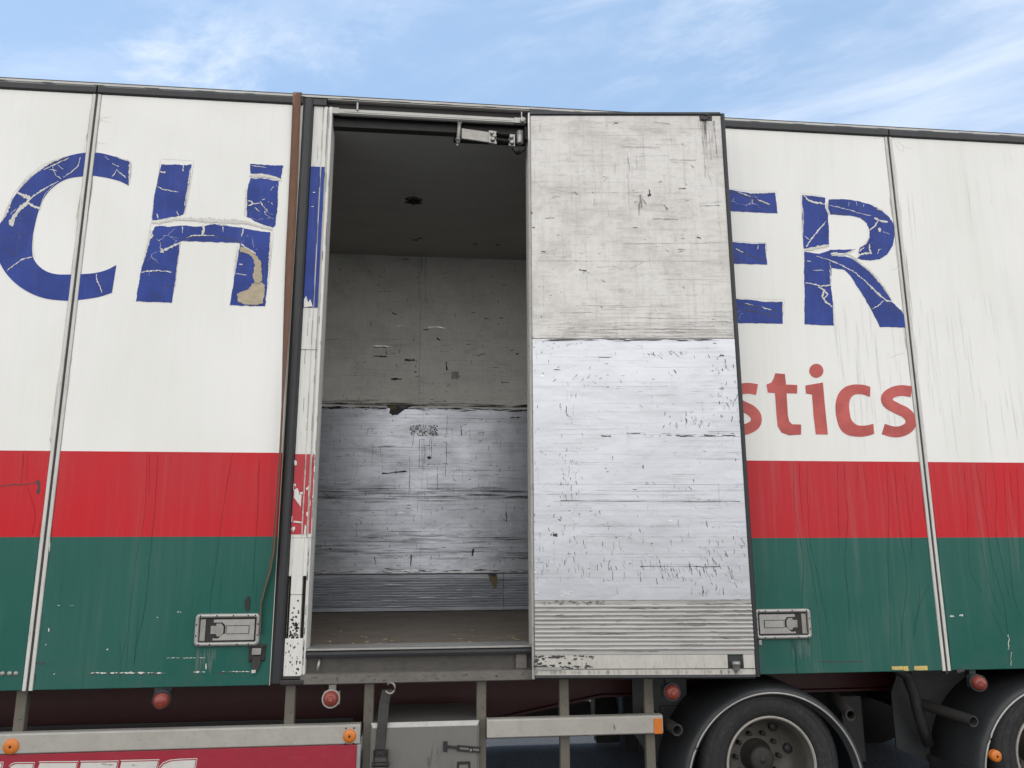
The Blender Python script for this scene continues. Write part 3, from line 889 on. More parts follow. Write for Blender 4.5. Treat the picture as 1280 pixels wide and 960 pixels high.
drips(PH, [[(184, 566), (181, 640), (170, 700), (163, 760), (160, 790), (150, 832)], [(197, 566), (194, 630), (188, 690), (181, 760), (172, 800), (167, 832)], [(187, 566), (186, 620)],
           [(291, 566), (283, 610), (277, 650), (272, 690), (264, 745), (262, 770)], [(324, 570), (322, 640), (318, 700), (316, 740)], [(150, 800), (150, 855)], [(160, 800), (157, 858)]])
drips(PC0, [[(30, 565), (26, 610)], [(35, 565), (33, 600)], [(32, 604), (44, 640), (40, 668)]])
drips(PER, [[(992, 578), (994, 640), (1004, 700), (1002, 765), (1003, 800)], [(999, 578), (1001, 620), (1010, 690), (1016, 720), (1022, 760), (1026, 800), (1030, 835)], [(1008, 578), (1012, 670), (1020, 710), (1034, 780)],
            [(1046, 578), (1048, 640), (1049, 690)], [(1055, 578), (1057, 620), (1060, 645), (1056, 700), (1060, 745), (1062, 790)], [(1071, 578), (1072, 610)], [(1079, 578), (1085, 626)], [(1108, 578), (1111, 650), (1110, 690), (1112, 770), (1114, 832)],
            [(1118, 580), (1124, 660), (1130, 690), (1134, 730), (1128, 780), (1126, 832)], [(1130, 590), (1139, 660), (1138, 700)], [(1150, 725), (1148, 760), (1141, 790), (1139, 832)], [(1163, 730), (1150, 755), (1142, 800)], [(1140, 600), (1141, 640)]])
drips(PWR, [[(1204, 580), (1209, 630), (1211, 700), (1218, 725), (1236, 755), (1256, 800)], [(1213, 580), (1217, 620), (1224, 660), (1230, 700), (1240, 740), (1252, 770)], [(1220, 580), (1233, 650), (1240, 700), (1256, 760), (1262, 830)], [(1232, 582), (1233, 640)],
            [(1241, 580), (1246, 620), (1244, 660), (1252, 700), (1264, 760)], [(1255, 580), (1257, 640), (1262, 690), (1266, 740), (1275, 770)], [(1262, 582), (1268, 660)], [(1271, 582), (1274, 650), (1276, 720)]])


def streak_field(parent, x0, x1, z0, z1, n, mats, seed):
    r2 = random.Random(seed)
    b = MB()
    for i in range(n):
        x, z = r2.uniform(x0, x1), r2.uniform(z0, z1)
        ln = r2.uniform(0.05, 0.5)
        if 'chalk_run' in mats:
            ln = min(ln, z - RT - .03)
        if z - ln < ZB + .01:
            ln = z - ZB - .01
        b.cur = r2.randrange(len(mats))
        b.ribbon([(x, -0.0006, z), (x + r2.uniform(-.003, .003), -0.0006, z - ln * .4), (x + r2.uniform(-.005, .005), -0.0006, z - ln)], r2.uniform(0.002, 0.007), FRONT)
    b.build('runoff_streaks', mats, parent, recalc=False)


simple('chalk_run', (0.74, 0.74, 0.715), 0.6)
streak_field(PWR, 3.22, 3.95, 2.2, 3.3, 40, ['chalk_run', 'chalk_run'], 3)
streak_field(PER, 2.6, 3.1, 2.4, 3.2, 40, ['chalk_run'], 4)
streak_field(PWR, 3.2, 4.3, 3.9, 4.37, 16, ['grime'], 5)
streak_field(PH, -2.1, -0.95, 0.85, 1.6, 10, ['grime'], 6)

# scrapes through the green paint
b = MB()
for px0, px1, py, w, mi in ((113, 208, 841, 3, 1), (108, 200, 842.5, 4, 0), (208, 257, 822.5, 1.5, 1), (241, 256, 840, 3.5, 1), (265, 312, 841, 3.5, 0), (278, 312, 839.5, 2.2, 1), (40, 58, 829, 5, 0), (66, 68, 842.5, 4, 1), (133, 135, 812, 3, 1),
                            (222, 226, 765, 3, 1), (196, 197, 772, 3, 1), (70, 75, 757, 1.5, 1), (88, 92, 757, 1.5, 1), (57, 58, 806, 4, 1)):
    n = max(3, int((px1 - px0) / 2))
    b.cur = mi
    b.ribbon([at(px0 + (px1 - px0) * i / n, py + rnd.uniform(-.5, .5), -0.0012 - 0.0002 * mi) for i in range(n + 1)], [w * 0.0036 * max(0.03, rnd.uniform(-0.9, 1)) for i in range(n + 1)], FRONT)
for px, py0, py1 in ((257.5, 829, 837), (61, 785, 790), (62, 660, 690)):
    b.cur = 1
    b.ribbon([at(px, py0 + (py1 - py0) * i / 4, -0.0012) for i in range(5)], 0.006, FRONT)
b.build('paint_scrape', ['dark_mark', 'peeled_backing'], PH, recalc=False)
b = MB()
for px0, px1, py, w, mi in ((1187, 1193, 770, 1.6, 1), (1199, 1204, 769, 1.8, 1), (1196, 1206, 838, 4, 0), (1022, 1080, 827, 1, 0), (940, 1130, 844, 0.01, 0)):
    n = 8
    b.cur = mi
    b.ribbon([at(px0 + (px1 - px0) * i / n, py + rnd.uniform(-.6, .6), -0.0012) for i in range(n + 1)], w * 0.0049, FRONT, True, 0.6)
for px, py0, py1 in ((1260.5, 793, 812), (1264, 815, 832)):
    b.cur = 1
    b.ribbon([at(px + rnd.uniform(-1, 1), py0 + (py1 - py0) * i / 8, -0.0012) for i in range(9)], [0.004 * rnd.uniform(.2, 1.2) for i in range(9)], FRONT)
b.build('paint_scrape', ['dark_mark', 'peeled_backing'], PWR, recalc=False)
b = MB()
q = rough_line([(0, 608), (20, 606), (36, 605), (51, 602)], 3, 0.6, False)
b.ribbon([at(px, py, -0.0012) for px, py in q], 0.005, FRONT, True, 0.5)
q = rough_line([(46, 600), (49, 607), (47, 620)], 2, 1.0, False)
b.ribbon([at(px, py, -0.0012) for px, py in q], 0.014, FRONT, True, 0.6)
b.build('paint_scrape', ['dark_mark'], PC0, recalc=False)
# fine crazing lines in the white
ghost(PH, 1, 0, 0, [[(123, 150), (130, 147), (140, 146)], [(124, 150), (133, 152), (138, 154)], [(120, 178), (134, 180)]])
ghost(PER, 1, 0, 0, [[(1113, 448), (1122, 443), (1133, 441)], [(1112, 338), (1120, 336), (1124, 330)]])
ghost(PWR, 1, 0, 0, [[(1118, 178), (1124, 188), (1130, 189)], [(1120, 176), (1131, 184), (1140, 186)], [(1124, 345), (1128, 349)]])

# bolts low on the far left panel
b = MB()
for px in (3, 12, 20):
    p = at(px, 842)
    b.lathe([(0.0, -0.008), (0.009, -0.007), (0.013, -0.003), (0.013, 0.001)], p, n=14)
b.build_each('panel_bolt', 'worn_steel', PC0)
# yellow stickers on the lower edge
for x0, x1, z0, z1 in ((2.80, 2.872, 0.825, 0.846), (2.874, 2.905, 0.818, 0.846), (2.945, 3.03, 0.820, 0.845)):
    b = MB()
    b.plate_y([(x0, z0 + .003), (x0 + .01, z0 + .002), (x0 + .04 * .6, z0), (x1, z0), (x1, z1), (x0 + .01, z1 - .001), (x0, z1)], -0.0004, -0.0016)
    b.cur = 1
    for i in range(3):
        b.box(x0 + .008, x1 - .008 - .008 * i, -0.0019, -0.0015, z0 + .0055 + .006 * i, z0 + .0075 + .006 * i)
    b.build('sticker', ['yellow_sticker', 'straw'], PER)


# ---- recessed door handles
def rrect(x0, x1, z0, z1, r_, n=6):
    pts = []
    for cx, cz, a0 in ((x1 - r_, z1 - r_, 0), (x0 + r_, z1 - r_, 90), (x0 + r_, z0 + r_, 180), (x1 - r_, z0 + r_, 270)):
        for i in range(n + 1):
            a = R(a0 + 90 * i / n)
            pts.append((cx + r_ * math.cos(a), cz + r_ * math.sin(a)))
    return pts


def handle(xc, zc, flip):
    h = empty('door_handle', (xc, -0.001, zc), T)
    fx = -1 if flip else 1

    def P(x, z, y):
        return (xc + fx * x, y, zc + z)
    # frame: rounded ring with a soft lip
    b = MB()
    b.smooth = True
    rings = [(rrect(-.178, .178, -.088, .088, .022), 0.0), (rrect(-.178, .178, -.088, .088, .022), -.013), (rrect(-.172, .172, -.082, .082, .020), -.020),
             (rrect(-.160, .160, -.070, .070, .010), -.020), (rrect(-.156, .156, -.066, .066, .008), -.015), (rrect(-.155, .155, -.065, .065, .008), 0.0)]
    n = len(rings[0][0])
    vs = [P(x, z, y) for rg, y in rings for x, z in rg]
    fs = [(q * n + i, q * n + (i + 1) % n, (q + 1) * n + (i + 1) % n, (q + 1) * n + i) for q in range(len(rings) - 1) for i in range(n)]
    b.add(vs, fs)
    for x, z in ((-.150, .077), (-.06, .077), (.03, .077), (.11, .077), (.15, .077), (-.150, -.077), (-.09, -.077), (.06, -.077), (.12, -.077), (-.167, .03), (-.167, -.03), (.167, .03), (.167, -.03)):
        b.cur = 1
        p = P(x, z, 0)
        b.lathe([(0.0, -0.0225), (0.0035, -0.022), (0.005, -0.0195)], p, n=10)
    b.build('handle_frame', ['dull_aluminium', 'dark_steel'], h)
    b = MB()
    b.prism([P(x, z, -0.0015) for x, z in rrect(-.156, .156, -.066, .066, .008)], (0, -0.001, 0))
    b.cur = 1
    b.box(*sorted((xc - fx * .150, xc - fx * .122)), -.0065, -.0026, zc - .058, zc + .058)
    b.cur = 0
    b.prism([P(x, z, -0.0026) for x, z in [(-.118, -.060), (-.066, -.060), (-.060, .0), (-.066, .060), (-.118, .060)]], (0, -0.004, 0))
    b.build('handle_tray', ['dark_steel', 'worn_steel'], h)
    # paddle with raised middle and a finger cup
    b = MB()
    pad = [(-.078, .056), (.146, .056), (.146, -.056), (-.078, -.056), (-.078, -.046), (-.05, -.046), (-.024, -.022), (-.012, -.022), (-.012, .022), (-.03, .040), (-.078, .040)]
    b.prism([P(x, z, -.0030) for x, z in pad], (0, -.0075, 0))
    b.prism([P(x, z, -.0106) for x, z in [(-.004, .020), (.116, .020), (.116, -.020), (-.004, -.020)]], (0, -.0035, 0))
    b.cur = 1
    b.prism([P(x, z, -.0104) for x, z in [(-.008, .0235), (.1195, .0235), (.1195, -.0235), (-.008, -.0235)]], (0, -.0005, 0))  # dark outline round the raised middle paints its edge shading
    b.build('paddle', ['dull_aluminium', 'dark_steel'], h, 0.0018)
    b = MB()
    b.prism([P(x, z, -.0068) for x, z in [(-.092, .022), (-.062, .022), (-.062, -.022), (-.092, -.022)]], (0, -.004, 0))
    b.prism([P(x, z, -.0030) for x, z in [(-.062, .034), (-.036, .034), (-.022, .016), (-.022, -.016), (-.036, -.034), (-.056, -.036), (-.064, -.02)]], (0, -.0095, 0))
    b.build('finger_cup', 'worn_steel', h, 0.0012)
    return h


handle(-1.133, 1.116, False)
handle(2.124, 1.104, True)
# grey wash mark under each handle
simple('wash_mark', (0.055, 0.115, 0.098), 0.5)
for xc, sg, par_ in ((-1.133, -1, PH), (2.124, 1, PER)):
    b = MB()
    for i in range(26):
        x = xc + sg * rnd.uniform(.055, .165)
        z = 1.022 - rnd.random() ** 2 * .05
        ln = rnd.uniform(.04, .14)
        b.ribbon([(x, -.0005, z), (x + rnd.uniform(-.004, .004), -.0005, z - ln * .5), (x, -.0005, z - ln)], rnd.uniform(.004, .011), FRONT, True, .4)
    b.build('wash_mark', 'wash_mark', par_, recalc=False)
drips(PER, [[(993, 800), (994, 815), (995, 830), (996, 842)], [(990, 798), (991, 812)], [(1010, 798), (1011, 806)]], 0.014)

# strap bracket beside the left handle
br = empty('buckle_bracket', (-0.965, 0, 0.96), T)
p0, p1 = at(311, 806), at(332, 826)
b = MB()
b.prism([(p0.x, -.0006, p0.z), (p1.x, -.0006, p0.z + .004), (p1.x - .004, -.0006, p1.z), (p0.x + .006, -.0006, p1.z - .006)], (0, -.006, 0))
for x in (p0.x + .014, p1.x - .014):
    for z in (p0.z - .01, p1.z + .008):
        b.lathe([(0, -.013), (.006, -.012), (.009, -.006)], (x, 0, z), n=12)
b.build('bracket_plate', ['dark_steel'], br, 0.002)
b = MB()
q0, q1 = at(316, 810), at(327, 818)
b.box(q0.x, q1.x, -.022, -.0068, q1.z, q0.z)
b.build('buckle', 'worn_steel', br, 0.003)
b = MB()
b.prism([at(px, py, -.0075) for px, py in ((315.5, 820), (326, 820), (325.5, 830), (322, 838), (317.5, 840), (314.5, 832))], (0, -.004, 0))
b.cur = 1
b.box(*[f(at(315, 837).x, at(320, 841).x) for f in (min, max)], -.0145, -.0118, at(315, 841).z, at(315, 837).z)
b.build('strap_end', ['black_webbing', 'off_white_strip'], br, 0.001)
# small catch right of the open door
b = MB()
q0, q1 = at(947, 800), at(951, 806)
b.box(q0.x, q1.x, -.018, -.0004, q1.z, q0.z)
b.build('door_catch', 'dull_aluminium', T, 0.002)
# broken strap keeper above the left handle
b = MB()
b.plate_y([(p.x, p.z) for p in [at(px, py) for px, py in ((306, 752), (308.5, 746), (312, 745), (313, 752), (311.5, 763), (307, 763))]], -.0005, -.006)
b.build('strap_keeper', 'dark_steel', T, 0.001)

# ---- left door post, gasket
b = MB()
b.profile_z([(-.882, .03), (-.884, .0), (-.876, -.014), (-.866, -.022), (-.848, -.026), (-.832, -.022), (-.822, -.012), (-.8175, .004), (-.8175, .03)], ZB + .012, 4.43)
b.build('door_gasket', 'rubber_seal', T)
b = MB()
b.box(-.8885, -.8845, -.006, .03, ZB, PT)
b.build('panel_edge_strip', 'off_white_strip', T)
post = MB()
ZS = 1.62
post.profile_z([(-.8165, .12), (-.8165, .006), (-.757, .006), (-.757, .010), (-.751, .010), (-.751, .004), (-.728, .004), (-.728, .016), (-.716, .016), (-.716, .002), (-.702, .002), (-.698, .006), (-.698, .12)], ZS + .002, 4.39)
post_o = post.build('door_post', ['white_post_paint'], T, 0.0015)
b = MB()
for z0, z1, mm in ((3.018, 3.962, 1), (1.642, 2.110, 0)):
    b.cur = mm
    b.box(-.8162, -.758, .0035, .0062, z0, z1)
    b.box(-.750, -.7285, .0015, .0042, z0, z1)
    if mm == 0:
        b.box(-.7158, -.7025, -.0002, .0022, z0 + .004, z1)
b.build('post_stripe', ['post_red', 'blue_vinyl'], post_o)
b = MB()
for q in ([(368, 612), (372, 610), (374, 616), (377, 618), (376, 634), (372, 628), (367.5, 622)], [(368, 575), (371, 576), (371, 581), (368.5, 582)], [(367, 605), (370, 605), (370, 609)], [(374, 616), (378, 614.5), (378.5, 618), (374.5, 619)], [(366.5, 651), (377, 652), (377, 654), (367, 653)],
          [(382.5, 610), (386, 608), (386, 611), (383, 613)], [(383, 640), (385, 640), (385, 645), (383, 644)], [(365, 659), (368.5, 658), (369, 661), (366, 665)], [(381, 656), (383, 657), (382, 668), (380, 668)],
          [(391, 240), (394, 240), (394, 241), (391, 241.2)], [(388, 258), (392, 258), (392, 259)], [(380, 374), (383, 370), (385, 378), (388, 374), (391, 383), (380, 384)]):
    b.prism([at(px, py, .0012) for px, py in rough_line(q, 1.2, .25)], (0, -.0012, 0))
for i in range(26):
    z = rnd.uniform(1.65, 2.1)
    x = rnd.choice((-.755, -.7285, -.715, -.703, -.8155)) + rnd.uniform(-.002, .002)
    b.box(x, x + rnd.uniform(.002, .006), -.0012, .0008, z, z + rnd.uniform(.004, .04))
b.build('paint_chip', 'white_post_paint', post_o)
b = MB()
b.box(-.8164, -.700, .0032, .004, 2.748, 2.752)
for i in range(40):
    z = rnd.uniform(1.7, 4.35)
    x = rnd.choice((-.757, -.729, -.716, -.70))
    b.box(x, x + rnd.uniform(.0015, .004), -.0006, .0006, z, z + rnd.uniform(.01, .16))
for i in range(12):
    z = rnd.uniform(2.2, 4.3)
    x = rnd.uniform(-.81, -.76)
    b.box(x, x + rnd.uniform(.001, .003), .0042, .0052, z, z + rnd.uniform(.01, .10))
b.build('groove_dirt', 'scuff', post_o)
# lower guide of the post with two slots
low = MB()
xs0, xs1 = -.8165, -.716
low.box(-.800, -.737, .000, .04, 1.302, ZS)
low.box(-.800, -.737, .0015, .04, 1.03, 1.300)
low.box(-.8165, -.7995, .003, .04, 1.405, ZS)
low.box(-.7375, -.716, .003, .04, 1.405, ZS)
low.box(-.8165, -.716, -.003, .04, .86, 1.062)
low.build('post_guide', ['white_post_paint'], post_o, 0.003)
b = MB()
b.box(-.8165, -.716, .045, .06, .9, 1.5)
b.build('slot_back', 'hub_iron', post_o)
b = MB()
for i in range(90):
    z = 1.03 + abs(rnd.gauss(0, .09))
    x = rnd.uniform(-.798, -.742)
    s_ = rnd.uniform(.003, .012)
    if z < 1.29:
        b.prism([(x + s_ * rnd.uniform(.4, 1) * math.cos(a), .0012, z + s_ * rnd.uniform(.4, 1) * math.sin(a)) for a in (0, 1.1, 2.2, 3.2, 4.2, 5.3)], (0, -.0006, 0))
for i in range(26):
    z = rnd.uniform(.87, 1.05)
    x = rnd.uniform(-.81, -.722)
    s_ = rnd.uniform(.002, .007)
    b.prism([(x + s_ * rnd.uniform(.4, 1) * math.cos(a), -.0034, z + 1.6 * s_ * rnd.uniform(.4, 1) * math.sin(a)) for a in (0, 1.1, 2.2, 3.2, 4.2, 5.3)], (0, -.0006, 0))
b.build('paint_loss', 'dark_mark', post_o)
b = MB()
b.profile_z([(-.716, .10), (-.716, .008), (-.702, -.002), (-.698, .002), (-.698, .10)], .86, ZS)
for i in range(18):
    b.cur = 1
    z = rnd.uniform(.9, 1.6)
    b.ribbon([(-.709, .0022, z), (-.710 + rnd.uniform(-.002, .002), .0027, z + .01), (-.709, .0022, z + rnd.uniform(.015, .06))], rnd.uniform(.003, .009), FRONT, True, .5)
b.build('post_lip', ['white_post_paint', 'dark_mark'], post_o)
# inner reveal of the opening, both sides
b = MB()
b.box(-.760, -.697, .121, .155, .99, 4.33)
b.box(.592, .640, .06, .14, .86, 4.33)
b.build_each('door_reveal', 'off_white_strip', T)

# ---- header above the opening
hd = MB()
hd.box(-.89, .62, .03, .06, 4.36, 4.438)
hd.build('header_back', 'dark_steel', T)
b = MB()
b.profile_x([(.008, 4.433), (-.006, 4.437), (-.006, 4.4405), (.03, 4.4405), (.03, 4.433)], -.73, .60)
b.build('header_trim', 'alu_rail', T)
b = MB()
b.box(-.886, -.735, -.008, .03, PT + .004, 4.438)
b.build('header_corner', 'rubber_seal', T, .003)
b = MB()
b.profile_x([(.012, 4.342), (.002, 4.350), (.002, 4.378), (.008, 4.384), (.03, 4.384), (.03, 4.342)], -.655, .50)
b.cur = 1
b.box(-.62, .48, .0008, .0024, 4.3575, 4.3595)
b.cur = 0
b.box(.50, .575, -.002, .03, 4.345, 4.383)
b.lathe([(0, -.02), (.017, -.018), (.019, 0), (.019, .03)], (.555, .0, 4.363), n=16)
b.box(-.542, -.532, -.008, .004, 4.372, 4.425)
b.box(.545, .552, -.006, .003, 4.383, 4.425)
b.box(-.72, -.655, .004, .03, 4.346, 4.388)
b.build('door_track', ['alu_rail', 'dark_mark'], T, .0015)
b = MB()
b.box(-.70, .59, .062, .12, 4.286, 4.356)
b.build('header_lip', 'dark_steel', T)

# hinge arm with springs under the header
arm = empty('hinge_arm', (.35, .12, 4.2), T)


def A(px, py, y=.03):
    return at(px, py, y)


b = MB()
b.prism([A(577, 160, .03), A(612, 165, .03), A(612, 178, .03), A(577, 173, .03)], (0, .014, 0))
b.build('arm_plate', 'worn_steel', arm, .003)
b = MB()
b.tube([A(574.5, 152), A(573.5, 165), A(572.5, 180)], .013, 10)
b.tube([A(572.5, 174), A(572.3, 175.5)], .019, 10)
b.tube([A(572, 180), A(571.5, 183)], .008, 10)
b.lathe([(0.007, -.012), (.016, -.012), (.016, .012), (.007, .012)], A(574.5, 153), n=16)
b.build('pivot_rod', 'worn_steel', arm)
b = MB()
b.prism([A(611, 162.5, .025), A(621, 164, .025), A(621, 180, .025), A(611, 178, .025)], (0, .025, 0))
b.prism([A(636, 167, .025), A(644, 168, .025), A(644, 183, .025), A(636, 182, .025)], (0, .025, 0))
for px, py in ((615, 167), (616, 175), (639, 172), (640, 179), (618, 171)):
    b.lathe([(0, -.022), (.012, -.020), (.016, -.004), (.016, .004)], A(px, py, .025), n=14)
b.build_each('spring_clamp', 'dull_aluminium', arm, .003)
b = MB()
for dy in (0, 8.2):
    p, q = A(620, 167 + dy * .95, .03), A(637, 169 + dy, .03)
    n = 90
    path = []
    ax = (q - p).normalized()
    s1 = ax.cross(Vector((0, 1, 0))).normalized()
    for i in range(n + 1):
        a = i / n * 2 * math.pi * 9
        path.append(p + (q - p) * (i / n) + s1 * math.cos(a) * .013 + Vector((0, 1, 0)) * math.sin(a) * .013)
    b.tube(path, .0034, 6)
    b.tube([p, q], .009, 8)
b.build_each('spring', 'dark_steel', arm)
b = MB()
b.lathe([(0.0, -.052), (.020, -.050), (.023, -.044), (.023, .040), (0, .042)], (A(650, 171.5, .03).x, .03, A(650, 171.5, .03).z), axis='z', n=18)
b.build('arm_bush', 'dull_aluminium', arm)
b = MB()
b.prism([A(640, 184, .03), A(658, 184, .03), A(651, 190, .03), A(646, 191, .03)], (0, .03, 0))
b.box(.572, .592, .020, .055, 4.24, 4.335)
b.lathe([(0, -.012), (.012, -.01), (.014, 0)], A(648, 188.5, .028), n=12)
b.build_each('arm_bracket', 'dark_steel', arm)
b = MB()
b.profile_x([(.125, 4.316), (.125, 4.285), (.18, 4.275), (.18, 4.316)], .10, .60)
b.build('arm_mount', 'dark_steel', arm)

# ---- inside: floor, ceiling, back wall
FZ = .985
b = MB()
b.box(XL + .06, XR - .06, .055, 2.42, .86, FZ)
b.build('load_floor', 'load_floor', T)
b = MB()
b.box(XL + .06, XR - .06, .125, 2.42, 4.290, 4.302)
ceil = b.build('ceiling', 'ceiling_lining', T)
b = MB()
for x in (XL + .06, XR - .10):
    b.box(x, x + .04, .06, 2.42, FZ, 4.29)
b.build_each('end_wall', 'back_lining', T)
b = MB()
for x0, x1 in ((XL + .1, -.761), (.641, XR - .1)):
    b.box(x0, x1, .056, .075, FZ, 4.29)
b.build_each('side_lining', 'back_lining', T)
# ceiling lamp
b = MB()
lc = (-.195, 1.143, 4.290)
b.lathe([(.062, 0), (.062, -.008), (.055, -.014), (.047, -.012), (.044, -.002)], lc, 'z', 28)
b.cur = 1
b.lathe([(.045, -.003), (.03, -.016), (.0, -.020)], lc, 'z', 24)
for a in range(6):
    an = a * math.pi / 3 + .3
    b.tube([(lc[0] + .02 * math.cos(an), lc[1] + .02 * math.sin(an), lc[2] - .022), (lc[0] + .075 * math.cos(an + .3), lc[1] + .075 * math.sin(an + .3), lc[2] - .008)], .006, 6)
b.build('ceiling_lamp', ['grimy_aluminium', 'dark_steel'], ceil)
b = MB()
for px, py, w in ((519, 300, .03), (594, 305, .02), (525, 298, .02), (622, 306, .015)):
    d_ = ray(px, py)
    p = CAM + d_ * ((4.2895 - CAM.z) / d_.z)
    b.box(p.x - w, p.x + w, p.y - .012, p.y + .012, 4.2885, 4.2897)
b.build('ceiling_mark', 'dark_mark', ceil)

YW = 2.40
b = MB()
b.box(XL + .1, -.145, YW, YW + .05, 2.80, 4.29)
b.box(-.143, XR - .1, YW, YW + .05, 2.80, 4.29)
b.cur = 1
BW = b
r3 = random.Random(11)


def zig(p0, p1, n, amp, r_):
    return [(p0[0] + (p1[0] - p0[0]) * i / n + r_.uniform(-amp, amp), p0[1] + (p1[1] - p0[1]) * i / n + r_.uniform(-amp, amp)) for i in range(n + 1)]


KW = 0.8


def scratch_set(b, fn, nrm, r_, items):
    """items: (u0,v0,u1,v1,width,material index)"""
    for u0, v0, u1, v1, w, mi in items:
        L_ = math.hypot(u1 - u0, v1 - v0)
        n = max(3, min(14, int(L_ / .02)))
        b.cur = mi
        b.ribbon([fn(*p) for p in zig((u0, v0), (u1, v1), n, min(.0022, w * .45), r_)], [w * KW * r_.uniform(.25, 1.1) for i in range(n + 1)], nrm)


def wallpt(y):
    return lambda u_, v_: (u_, y, v_)


items = []
for i in range(150):                 # fine horizontal scuffs
    x, z = r3.uniform(-1.2, 1.1), 2.85 + abs(r3.gauss(0, .5))
    if z < 4.2:
        L_ = r3.choice((.04, .08, .2, .5)) * r3.uniform(.5, 1.3)
        items.append((x, z, x + L_, z + r3.uniform(-.004, .004), r3.uniform(.002, .005), r3.choice((1, 2, 2))))
for i in range(80):                  # fine vertical scuffs
    x, z = r3.uniform(-1.1, 1.0), r3.uniform(2.9, 4.2)
    L_ = r3.choice((.03, .08, .3)) * r3.uniform(.5, 1.3)
    items.append((x, z, x + r3.uniform(-.004, .004), z - min(L_, z - 2.83), r3.uniform(.002, .005), 2))
for i in range(95):
    x, z = r3.uniform(-1.05, .95), 2.84 + r3.random() ** 1.6 * 1.3
    L_ = r3.uniform(.006, .04)
    a = r3.choice((0, 0, 0.3, 1.5, 1.2, -.5))
    items.append((x, z, x + L_ * math.cos(a), z + L_ * math.sin(a), r3.uniform(.004, .009), 3))
k5 = 4.570


def bw(x, y):
    p = at(400 + x / k5, 310 + y / k5, YW)
    return p.x, p.z


for x0, y0, x1, y1, w in ((475, 66, 510, 66, .012), (290, 420, 290, 450, .008), (412, 372, 438, 380, .016), (590, 466, 620, 468, .014), (305, 618, 385, 622, .018), (485, 640, 540, 641, .028), (405, 748, 468, 750, .03), (720, 650, 725, 698, .022), (545, 672, 549, 682, .02),
                          (540, 708, 550, 711, .02), (548, 734, 552, 738, .016), (560, 730, 565, 735, .014), (665, 515, 685, 527, .022), (905, 615, 945, 602, .008), (870, 612, 940, 612, .006), (900, 620, 925, 605, .006), (1085, 588, 1105, 582, .012), (1035, 770, 1080, 768, .012), (960, 683, 1025, 684, .006), (1120, 605, 1136, 604, .016),
                          (330, 248, 400, 248, .006), (940, 403, 970, 404, .01), (340, 165, 352, 164, .012), (860, 660, 868, 640, .008), (305, 568, 385, 566, .010), (375, 570, 380, 612, .010)):
    a_, c_ = bw(x0, y0), bw(x1, y1)
    items.append((a_[0], a_[1], c_[0], c_[1], w, 3))
for x0, y0, x1, y1, w, mi in ((310, 560, 385, 562, .012, 4), (615, 455, 680, 450, .010, 4), (440, 445, 480, 443, .008, 4), (680, 452, 715, 460, .010, 4), (300, 522, 480, 522, .006, 1), (565, 50, 565, 300, .010, 1), (600, 50, 604, 310, .008, 1), (580, 45, 582, 120, .020, 1), (610, 50, 600, 110, .012, 1)):
    a_, c_ = bw(x0, y0), bw(x1, y1)
    items.append((a_[0], a_[1], c_[0], c_[1], w, mi))
for i in range(20):
    a_ = bw(752 + 2.1 * i, 706 + r3.uniform(-3, 3))
    c_ = bw(752 + 2.1 * i, 748 + r3.uniform(-3, 3))
    items.append((a_[0], a_[1], c_[0], c_[1], .006, 1))
scratch_set(BW, wallpt(YW - .0008), FRONT, r3, items)
# dirty run along the bottom of the lining
for i in range(90):
    x = r3.uniform(-1.1, 1.0)
    BW.cur = r3.choice((1, 1, 2))
    L_ = r3.uniform(.05, .3)
    z = 2.822 + abs(r3.gauss(0, .018))
    BW.ribbon([(x + L_ * t, YW - .0010, z + r3.uniform(-.002, .002)) for t in (0, .3, .6, 1)], r3.uniform(.004, .014), FRONT)
bwall = BW.build('back_wall', ['back_lining', 'scuff', 'faint_scuff', 'dark_mark', 'nick_glint'], T, recalc=False)

# scuff plate on the back wall
b = MB()
zt, zb = 2.806, 1.312
b.box(XL + .1, -.10, YW - .012, YW + .05, zb, zt - .002)
b.box(-.0985, XR - .1, YW - .012, YW + .05, zb, zt - .002)
yp = YW - .0128
items = []
for i in range(330):
    x, z = r3.uniform(-1.2, 1.1), r3.uniform(zb + .01, zt - .01)
    L_ = r3.choice((.05, .12, .3, .7)) * r3.uniform(.4, 1.3)
    items.append((x, z, x + L_, z + r3.uniform(-.006, .006), r3.uniform(.0025, .006), r3.choice((1, 2, 2, 2))))
for i in range(150):
    x, z = r3.uniform(-1.1, 1.0), r3.uniform(1.7, zt - .02)
    L_ = r3.choice((.02, .05, .2)) * r3.uniform(.4, 1.3)
    items.append((x, z, x + r3.uniform(-.004, .004), max(zb + .01, z - L_), r3.uniform(.0025, .006), r3.choice((1, 2, 3))))
for i in range(300):
    x, z = r3.uniform(-1.1, .95), zb + .02 + r3.random() * (zt - zb - .04)
    L_ = r3.uniform(.008, .045)
    a = r3.choice((0, 0, 0, .2, 1.5, 1.57, 1.2, -.6))
    items.append((x, z, x + L_ * math.cos(a), min(zt - .01, z + L_ * math.sin(a)), r3.uniform(.0035, .008), r3.choice((1, 3, 3))))
k6 = 3.5556


def bp(x, y):
    p = at(340 + x / k6, 480 + y / k6, YW - .012)
    return p.x, p.z


